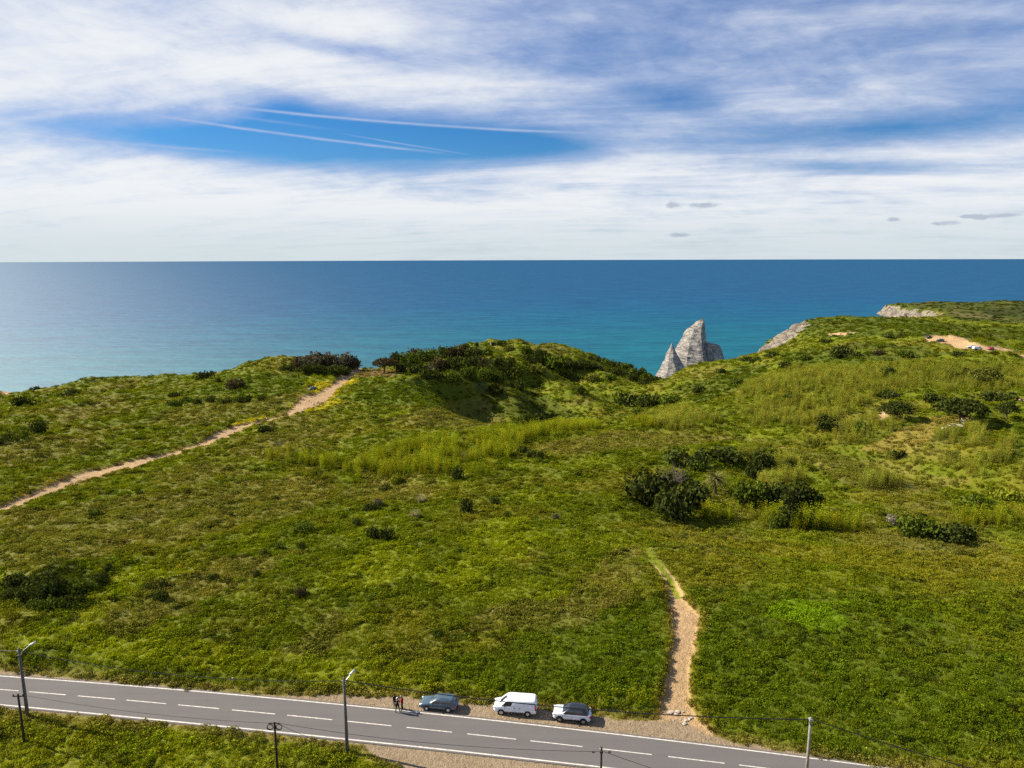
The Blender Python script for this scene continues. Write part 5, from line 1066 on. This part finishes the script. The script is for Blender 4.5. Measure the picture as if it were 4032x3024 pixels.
    for s in (-1, 1):
        MB().box((xf - opts.get('lamp_x', .16), s * (hw * .74), zl), (.34, hw * .34, .15), Matrix.Rotation(-s * .45, 3, 'Z')).build('headlight', m_lamp, o, True, .03)
        MB().box((xr + opts.get('tail_x', .07), s * (hw - .10), zt_), (.16, .19, opts.get('tail_h', .26))).build('taillight', m_tail, o, True, .02)
        mr = MB().box((cab[0][1] - opts.get('mir', .45), s * (hw + .06), cab[0][2] + .10), (.13, .20, .15)).build('wing_mirror', opts.get('mir_mat', m_pnt), o, True, .03); mr.color = (*paint, 1)
        for dx in opts['doors']:
            MB().box((dx[0], s * (hw + .004), dx[1]), (.20, .03, .035)).build('door_handle', opts.get('handle_mat', m_black), o)
        for dx in opts.get('seams', ()): MB().box((dx, s * (hw * .992), .66), (.014, .02, .62)).build('door_seam', m_black, o)
        if opts.get('sill'): MB().box((opts['sill'][0], s * (hw * .985), opts['sill'][2]), (opts['sill'][1], .05, opts['sill'][3])).build('sill_trim', m_black, o, True, .015)
        if opts.get('rails'): MB().tube([(xt0 + .35, s * (wt - .10), zt - .01), (xt0 + .45, s * (wt - .10), zt + .06), (xt1 - .45, s * (wt - .10), zt + .06), (xt1 - .35, s * (wt - .10), zt - .01)], .018, 6).build('roof_rail', m_black, o)
    MB().box((xf - .02, 0, opts.get('bz', .42)), (.12, W * .86, .20)).build('front_bumper', opts.get('bump_mat', m_black), o, True, .03); MB().box((xr + .02, 0, opts.get('bz', .42)), (.12, W * .86, .22)).build('rear_bumper', opts.get('bump_mat', m_black), o, True, .03)
    MB().box((xf + .045, 0, opts.get('bz', .42) + .02), (.02, .5, .11)).build('number_plate', m_plate, o); MB().box((xr - .045, 0, opts.get('bz', .42) + .3), (.06, .5, .11)).build('number_plate', m_plate, o)
    MB().box((xf - .02, 0, zl - .03), (.07, W * .42, .10)).build('grille', m_black, o)
    return o
VAN = dict(st=[(2.40, .36, .66, .80), (2.34, .28, .86, .90), (2.10, .24, 1.00, .97), (1.70, .23, 1.08, 1.0), (1.3, .23, 1.12, 1.0), (0, .23, 1.12, 1.0), (-1.6, .24, 1.12, 1.0), (-2.28, .28, 1.12, .985), (-2.40, .36, 1.10, .94)], cab=((-2.36, 1.72, 1.06, .915), (-2.27, .82, 1.83, .80)), wins=[(.70, .955, .735, .96, .10, .70)], wheels=(1.50, -1.45), W=1.84,
           opts=dict(lamp_z=.84, tail_z=1.05, tail_h=.62, rear_f=None, doors=((.05, .98), (-.55, .98)), seams=(1.15, -.02, -1.15), sill=(.05, 2.1, .42, .12), mir=.62, mir_mat=m_black, rw=.32))
WAG = dict(st=[(2.13, .34, .60, .82), (2.06, .26, .72, .92), (1.80, .22, .80, .98), (1.30, .21, .87, 1.0), (.9, .21, .92, 1.0), (-.4, .21, .92, 1.0), (-1.5, .22, .93, 1.0), (-2.05, .27, .93, .97), (-2.13, .34, .88, .90)], cab=((-2.02, 1.05, .88, .80), (-1.62, .12, 1.42, .64)), wins=[(.60, .945, .70, .93, .14, .82), (.34, .575, .38, .66, .14, .82), (.06, .315, .12, .35, .14, .82)], wheels=(1.27, -1.20), W=1.69,
           opts=dict(lamp_z=.66, tail_z=.70, doors=((.28, .78), (-.62, .78)), seams=(.98, .02, -.85), rails=True, rw=.29, steer=.25))
SUV = dict(st=[(2.05, .40, .74, .80), (1.98, .30, .92, .90), (1.70, .26, 1.00, .97), (1.30, .25, 1.03, 1.0), (.9, .25, 1.04, 1.0), (-.4, .25, 1.05, 1.0), (-1.45, .26, 1.08, 1.0), (-1.95, .32, 1.08, .965), (-2.06, .42, 1.00, .88)], cab=((-1.93, 1.10, 1.00, .84), (-1.42, .22, 1.56, .66)), wins=[(.56, .94, .66, .92, .10, .84), (.17, .545, .22, .63, .12, .84)], wheels=(1.30, -1.30), W=1.79,
           opts=dict(lamp_z=.84, tail_z=.92, tail_h=.18, doors=((.15, .90), (-.75, .92)), seams=(.95, -.05, -.95), sill=(0, 1.9, .40, .16), roof_mat=m_gloss, handle_mat=m_alloy, spokes=True, rim_mat=m_black, rw=.34, mir_mat=m_black, bump_mat=m_black))
def from_wheels(f_px, r_px):
    f, r = at_z(*f_px), at_z(*r_px); d = f - r; return (f + r) / 2, math.atan2(d[1], d[0])
def gz(x, y): return float(height(np.array([x]), np.array([y]))[0])
def park(cfg, name, fpx, rpx, label, paint, cat='car', dx=0.0):
    c, a = from_wheels(fpx, rpx); s = np.array([-math.sin(a), math.cos(a)]); off = cfg['W'] / 2 - .1       # wheels seen are on the near (left) side
    x, y = c[0] - s[0] * off, c[1] - s[1] * off
    return car(name, (x, y, gz(x, y) + .015), a, label, paint, cfg['st'], cfg['cab'], cfg['wins'], cfg['wheels'], cfg['W'], cfg['opts'], cat)
wag = park(WAG, 'parked_wagon', (1682, 2796), (1766, 2803), 'dark teal estate car with roof rails on the gravel verge', (.055, .095, .125))
van = park(VAN, 'parked_van', (1973, 2812), (2080, 2820), 'white panel van parked between the teal estate and the two-tone crossover', (.80, .81, .84), 'van')
suv = park(SUV, 'parked_crossover', (2202, 2840), (2298, 2850), 'silver-white crossover with black roof, rightmost of the roadside vehicles', (.66, .67, .72))
for w_ in list(wag.children): pass
remember(None)
def far_car(src, u, v, ang, label, paint, name='parked_car', roof=None):
    p = ground(u, v); o = copy_tree(src); o.name = name; o.location = (p[0], p[1], p[2] + .02); o.rotation_euler = (0, 0, ang); tag(o, label, 'car')
    for ch in bpy.data.objects:
        if ch.parent is o and ch.name.split('.')[0] in ('body', 'cabin', 'wing_mirror'): ch.color = (*paint, 1)
    return o
far_car(suv, 1231, 1536, 3.9, 'dark blue car standing alone on the left sandy track', (.012, .016, .04))
far_car(suv, 3652, 1330, 4.1, 'dark pickup-like car leftmost on the headland parking patch', (.05, .06, .075))
far_car(suv, 3702, 1345, 2.6, 'dark green hatchback second from left on the headland parking patch', (.02, .035, .03))
far_car(wag, 3824, 1370, 3.0, 'silver car behind the white one on the headland track', (.55, .58, .64))
far_car(van, 3848, 1377, .05, 'white car in front of the silver one on the headland track', (.8, .8, .82))
far_car(wag, 3900, 1376, 3.6, 'red hatchback on the headland track', (.45, .012, .015))

# ------------------------------------------------------------------ people
m_cloth = {}
def cloth(c, nm='cloth'):
    if c not in m_cloth: m_cloth[c] = simple(nm, c, .85, .15, noise=.18, nscale=14)
    return m_cloth[c]
SKIN = (.42, .24, .16)
def person(loc, rz, label, top, legs, head_tilt=0.0, stance=.14, arms='down', shoes=(.4, .38, .36), hair=(.03, .02, .015), cap=None, long_hair=False, bare_arms=False, h=1.75):
    o = empty('person', loc, rz, label, 'person'); k = h / 1.75
    J = {}; R = {}; Ed = []
    def j(nm, p, r, par=None):
        J[nm] = (len(J), Vector(p) * k); R[nm] = (r[0] * k * 1.18, r[1] * k * 1.18) if hasattr(r, '__len__') else (r * k, r * k)
        if par: Ed.append((J[par][0], J[nm][0]))
    j('pelvis', (0, 0, .95), (.155, .115)); j('waist', (0, 0, 1.10), (.145, .105), 'pelvis'); j('chest', (.01, 0, 1.30), (.175, .12), 'waist'); j('neckb', (.005, 0, 1.46), (.085, .07), 'chest'); j('neck', (.02 + head_tilt * .02, 0, 1.52), (.055, .055), 'neckb')
    hx = .03 + head_tilt * .10; j('skull', (hx, 0, 1.60), (.085, .075), 'neck'); j('crown', (hx + .005, 0, 1.69), (.085, .078), 'skull'); j('vertex', (hx, 0, 1.745), (.04, .04), 'crown')
    for s, q in ((1, 'l'), (-1, 'r')):
        j('hip' + q, (0, s * .10, .90), (.10, .10), 'pelvis'); j('knee' + q, (.025, s * (.10 + stance * .5), .49), (.062, .06), 'hip' + q); j('calf' + q, (0, s * (.10 + stance * .7), .33), (.058, .056), 'knee' + q); j('ankle' + q, (-.01, s * (.10 + stance), .09), (.04, .04), 'calf' + q); j('heel' + q, (0, s * (.10 + stance), .035), (.042, .036), 'ankle' + q); j('toe' + q, (.17, s * (.115 + stance), .028), (.04, .028), 'heel' + q)
        j('sh' + q, (0, s * .185, 1.42), (.075, .07), 'neckb')
        if arms == 'down': e, w_, hn_ = (-.03, s * .27, 1.14), (.05, s * .28, .90), (.08, s * .275, .82)
        else: e, w_, hn_ = (.03, s * .25, 1.15), (.24, s * .12, 1.16), (.31, s * .06, 1.19)
        j('el' + q, e, (.046, .044), 'sh' + q); j('wr' + q, w_, (.030, .030), 'el' + q); j('palm' + q, hn_, (.036, .022), 'wr' + q)
        d = (Vector(hn_) - Vector(w_)).normalized(); sd = Vector((1, 0, 0)) if arms == 'down' else Vector((0, 0, 1))
        for i in range(4):
            b0 = Vector(hn_) + sd * (.027 - .018 * i); L = (.072, .08, .076, .06)[i]; cu = Vector((0, -s, 0)) if arms == 'down' else Vector((-.3, -s * .9, 0)).normalized()
            j('f%d' % i + q, b0 + d * .035, .0095, 'palm' + q); j('g%d' % i + q, b0 + d * (.035 + L * .5) + cu * .006, .009, 'f%d' % i + q); j('h%d' % i + q, b0 + d * (.03 + L * .85) + cu * .03, .008, 'g%d' % i + q)
        j('t0' + q, Vector(w_) * .5 + Vector(hn_) * .5 + sd * .035 , .010, 'palm' + q); j('t1' + q, Vector(hn_) + sd * .05 + d * .015, .009, 't0' + q)
    names = list(J); me = bpy.data.meshes.new('body'); me.from_pydata([tuple(J[n_][1]) for n_ in names], Ed, []); me.update()
    tmp = bpy.data.objects.new('tmp_body', me); COL.objects.link(tmp); md = tmp.modifiers.new('s', 'SKIN')
    for i, n_ in enumerate(names): me.skin_vertices[0].data[i].radius = R[n_]; me.skin_vertices[0].data[i].use_root = (i == 0)
    ss = tmp.modifiers.new('d', 'SUBSURF'); ss.levels = 1; ss.render_levels = 1
    dg = bpy.context.evaluated_depsgraph_get(); m2 = bpy.data.meshes.new_from_object(tmp.evaluated_get(dg)); bpy.data.objects.remove(tmp)
    m2.name = 'body'; m2.materials.clear()
    for c in (SKIN, top, legs, shoes): m2.materials.append(cloth(c))
    for pl in m2.polygons:
        c = pl.center / k; pl.use_smooth = True; arm = abs(c.y) > .21 and c.z > .75 or (arms != 'down' and c.x > .2)
        if c.z < .075: mi = 3
        elif c.z < .95 and not arm: mi = 2
        elif arm: mi = 0 if ((c.z < .93 if arms == 'down' else c.x > .22) or (bare_arms and c.z < 1.28)) else 1
        elif c.z < 1.485: mi = 1
        else: mi = 0
        pl.material_index = mi
    link('body', m2, o)
    hc_ = Vector((hx + .0, 0, 1.655)) * k
    bm = bmesh.new(); bmesh.ops.create_uvsphere(bm, u_segments=16, v_segments=10, radius=.112 * k)
    for v_ in bm.verts:
        v_.co.x *= 1.12; v_.co.z *= 1.12
        if v_.co.x > .05 * k and v_.co.z < .035 * k: v_.co.x = .02 * k
        elif v_.co.z < -.02 * k: v_.co.z = -.02 * k - (v_.co.z + .02 * k) * -1 * (1.0 if not long_hair else 2.6)
        v_.co += hc_ + Vector((-.018 * k, 0, .02 * k))
    hm = bpy.data.meshes.new('hair'); bm.to_mesh(hm); bm.free(); hm.materials.append(cloth(hair)); link('hair', hm, o)
    if cap:
        MB().lathe([(.122 * k, .03 * k), (.124 * k, .07 * k), (.10 * k, .115 * k), (.05 * k, .14 * k), (.01 * k, .145 * k)], 16, 'z', tuple(hc_)).build('cap', cloth(cap), o, True)
        MB().box((hc_.x + .15 * k, 0, hc_.z + .04 * k), (.12 * k, .15 * k, .012 * k)).build('cap_visor', cloth(cap), o)
    for s in (-1, 1):
        MB().lathe([(.004, -.006), (.011, 0), (.004, .006)], 8, 'y', (hc_.x + .082 * k, s * .032 * k, hc_.z + .0)).build('eye', cloth((.02, .015, .012)), o)
        MB().box((hc_.x, s * .083 * k, hc_.z - .015 * k), (.035 * k, .02 * k, .06 * k)).build('ear', cloth(SKIN), o, True, .006)
    MB().box((hc_.x + .095 * k, 0, hc_.z - .03 * k), (.035 * k, .025 * k, .045 * k)).build('nose', cloth(SKIN), o, True, .006); MB().box((hc_.x + .080 * k, 0, hc_.z - .075 * k), (.02 * k, .05 * k, .012 * k)).build('mouth', cloth((.30, .11, .09)), o)
    return o
def stand(u, v): p = at_z(u, v); return (p[0], p[1], max(gz(p[0], p[1]), .0 if road_near(p[0]) < p[1] < road_far(p[0]) + .3 else -9) + .01)
pa_ = person(stand(1566, 2805), 1.75, 'person in black T-shirt, dark olive trousers and pale cap on the road edge line', (.012, .012, .014), (.035, .038, .022), .2, .13, 'down', (.5, .48, .46), (.03, .02, .015), (.62, .60, .58), False, True)
pb_ = person(stand(1584, 2796), 3.0, 'person in red jacket and dark jeans looking down beside the road', (.26, .014, .014), (.012, .016, .035), .9, .06, 'front', (.03, .025, .02), (.30, .28, .27))
pc_ = person(stand(1554, 2784), -.5, 'person with long dark hair in black top and jeans behind the others', (.012, .011, .013), (.03, .05, .11), .3, .03, 'front', (.2, .12, .1), (.02, .012, .01), None, True, False, 1.68)
remember(None)
def far_person(src, u, v, rz, label):
    p = ground(u, v); o = copy_tree(src); o.location = p; o.rotation_euler = (0, 0, rz); return tag(o, label, 'person')
far_person(pb_, 4018, 1393, .4, 'person in light top walking on the headland track at the right edge'); far_person(pa_, 4004, 1391, .6, 'person in dark clothes ahead of another on the headland track'); far_person(pc_, 3921, 1366, 1.0, 'person in black standing above the red car on the headland'); far_person(pa_, 3310, 1320, 1.5, 'lone person in dark clothes on the sandy headland clearing')

# ------------------------------------------------------------------ poles and cables
m_conc = simple('weathered_concrete', (.12, .112, .105), .9, .15, noise=.25, nscale=4); m_pole = simple('creosote_wood', (.045, .034, .026), .9, .15, noise=.35, nscale=5); m_steel = simple('galvanised_steel', (.5, .5, .51), .45, .5, .5); m_wire = simple('black_cable', (.012, .011, .010), .6, .3); m_ins = simple('insulator', (.75, .75, .72), .3, .5)
def pole_at(u, v_base, v_top, name, label, mat, r0, r1, cat, n=10):
    p = ground(u, v_base)
    hs_ = np.linspace(2, 14, 600); _, vv = project(np.stack([np.full(600, p[0]), np.full(600, p[1]), p[2] + hs_], -1)); h = float(np.interp(v_top, vv[::-1], hs_[::-1]))
    o = empty(name, (p[0], p[1], p[2]), 0, label, cat); MB().tube([(0, 0, -.4), (0, 0, h * .5), (0, 0, h)], [r0, (r0 + r1) / 2, r1], n).build('pole', mat, o, True)
    return o, p, h
def lamp(o, h, d):
    a = MB().tube([(0, 0, h - .75), (d[0] * .35, d[1] * .35, h - .40), (d[0] * .95, d[1] * .95, h - .02)], .03, 6).build('lamp_arm', m_steel, o)
    c = Vector((d[0] * 1.25, d[1] * 1.25, h + .10)); ang = math.atan2(d[1], d[0]); M = Matrix.Rotation(ang, 3, 'Z') @ Matrix.Rotation(-.32, 3, 'Y')
    hd = MB().box(c, (.72, .26, .13), M).build('lamp_head', m_steel, o, True, .03); MB().box(c - Vector((0, 0, .075)), (.5, .2, .03), M).build('lamp_glass', m_lamp, hd)
    MB().box((0, 0, h - .78), (.3, .3, .06)).build('clamp', m_steel, o)
L1, p1, h1 = pole_at(110, 2824, 2552, 'street_lamp', 'grey concrete lamp post at the left edge of the road', m_conc, .19, .12, 'lamp post'); lamp(L1, h1, (.82, .60))
L2, p2, h2 = pole_at(1368, 2966, 2668, 'street_lamp', 'grey concrete lamp post in front of the three people', m_conc, .19, .12, 'lamp post'); lamp(L2, h2, (.55, .62))
for L_, h_ in ((L1, h1), (L2, h2)):
    MB().lathe([(.03, 0), (.06, .05), (.05, .12), (.03, .16)], 8, 'z', (-.17, 0, h_ - .45)).build('insulator', m_ins, L_); MB().box((-.09, 0, h_ - .43), (.2, .05, .05)).build('bracket', m_steel, L_)
T1, q1_, g1 = pole_at(96, 2920, 2733, 'telephone_pole', 'short dark wooden telephone pole beside the left lamp post', m_pole, .13, .10, 'pole')
MB().box((0, 0, g1 - .25), (1.2, .09, .09)).build('crossarm', m_pole, T1)
for s in (-.5, .5): MB().lathe([(.04, 0), (.07, .06), (.06, .14), (.03, .18)], 8, 'z', (s, 0, g1 - .2)).build('insulator', m_black, T1)
T2, q2_, g2 = pole_at(1094, 3045, 2844, 'telephone_pole', 'dark wooden telephone pole with two coils of spare cable', m_pole, .13, .10, 'pole')
for sx in (-.42, .46):
    for e in (0, .05): MB().tube([(sx + math.cos(a) * (.30 - e * .4), e - .12, g2 - .45 + math.sin(a) * (.30 - e * .4)) for a in np.linspace(0, 6.3, 22)], .035, 6).build('cable_coil', m_wire, T2)
MB().box((-.05, 0, g2 - .10), (1.1, .08, .08)).build('crossarm', m_pole, T2); MB().box((.12, -.15, g2 * .42), (.16, .14, .5)).build('junction_box', m_black, T2)
T3, q3_, g3 = pole_at(2364, 3150, 2942, 'telephone_pole', 'dark wooden telephone pole at the bottom edge right of centre', m_pole, .11, .10, 'pole'); MB().box((0, 0, g3 - .5), (.3, .26, .08)).build('bracket', m_black, T3)
C1, c1_, k1 = pole_at(3172, 3092, 2826, 'utility_pole', 'pale concrete utility pole at the bottom right beside the road', simple('pale_concrete', (.24, .22, .19), .9, .15, noise=.2, nscale=4), .16, .12, 'pole'); MB().box((0, 0, k1 - .18), (.32, .32, .22)).build('clamp', m_steel, C1)
def cable(name, a, b, sag, label, r=.02, n=26, ends=None):
    a, b = np.array(a, float), np.array(b, float); P_ = [a * (1 - f) + b * f - np.array([0, 0, 4 * sag * f * (1 - f)]) for f in np.linspace(0, 1, n)]
    return tag(MB().tube(P_, r * 1.5, 5).build(name, m_wire), label, 'cable', 'overhead cables along the road')
t1, t2, t3 = p1 + [0, 0, h1 - .35], p2 + [0, 0, h2 - .35], c1_ + [0, 0, k1 - .2]
cable('power_cable', t2 + [.15, 0, 0], t3 + [-.15, 0, 0], .9, 'black cable sagging from the middle lamp post to the concrete pole', .034)
cable('power_cable', t1 + [.15, 0, 0], t2 + [-.2, 0, 0], 1.1, 'black cable sagging between the two lamp posts', .022)
cable('power_cable', t1 + [-.2, 0, 0], t1 + np.array([-38, 7.0, 0.2]), .8, 'black cable leaving the left lamp post towards the picture edge', .022)
cable('power_cable', t3 + [.15, 0, 0], t3 + np.array([30, -8.0, -4.5]), .5, 'black cable running down right from the concrete pole', .03)
w1, w2, w3 = q1_ + [0, 0, g1 - .1], q2_ + [0, 0, g2 - .1], q3_ + [0, 0, g3 - .45]
cable('telephone_wire', w1 + [.5, 0, 0], w2 + [-.4, 0, 0], .5, 'thin telephone wire between the two left wooden poles', .011)
cable('telephone_wire', w2 + [.45, 0, 0], w3 + [-.2, 0, 0], .7, 'thin telephone wire from the coiled pole to the bottom-edge pole', .013)
cable('telephone_wire', w3 + [.2, 0, 0], w3 + np.array([22, -9.0, -.5]), .5, 'telephone wire leaving the bottom-edge pole to the right', .016)
for wp in (w2 + [.3, 0, 0],): cable('telephone_wire', wp, ground(1345, 2950) + [0, 0, .2], .3, 'thin stay wire from the coiled pole to the ground', .011)
for sx, ww in ((-.75, w3), (.75, w3)):
    MB().box((sx, -.03, g3 - .48), (.26, .09, .09)).build('splice_case', m_black, T3)
# a little white roadside marker stub
p = ground(917, 2690); mk = empty('marker_stone', p, 0, 'tiny white marker post in the grass above the road', 'post'); MB().box((0, 0, .3), (.14, .14, .6)).build('post', m_plaster, mk, False, .02); MB().box((0, 0, .62), (.18, .18, .06)).build('cap', m_steel, mk)
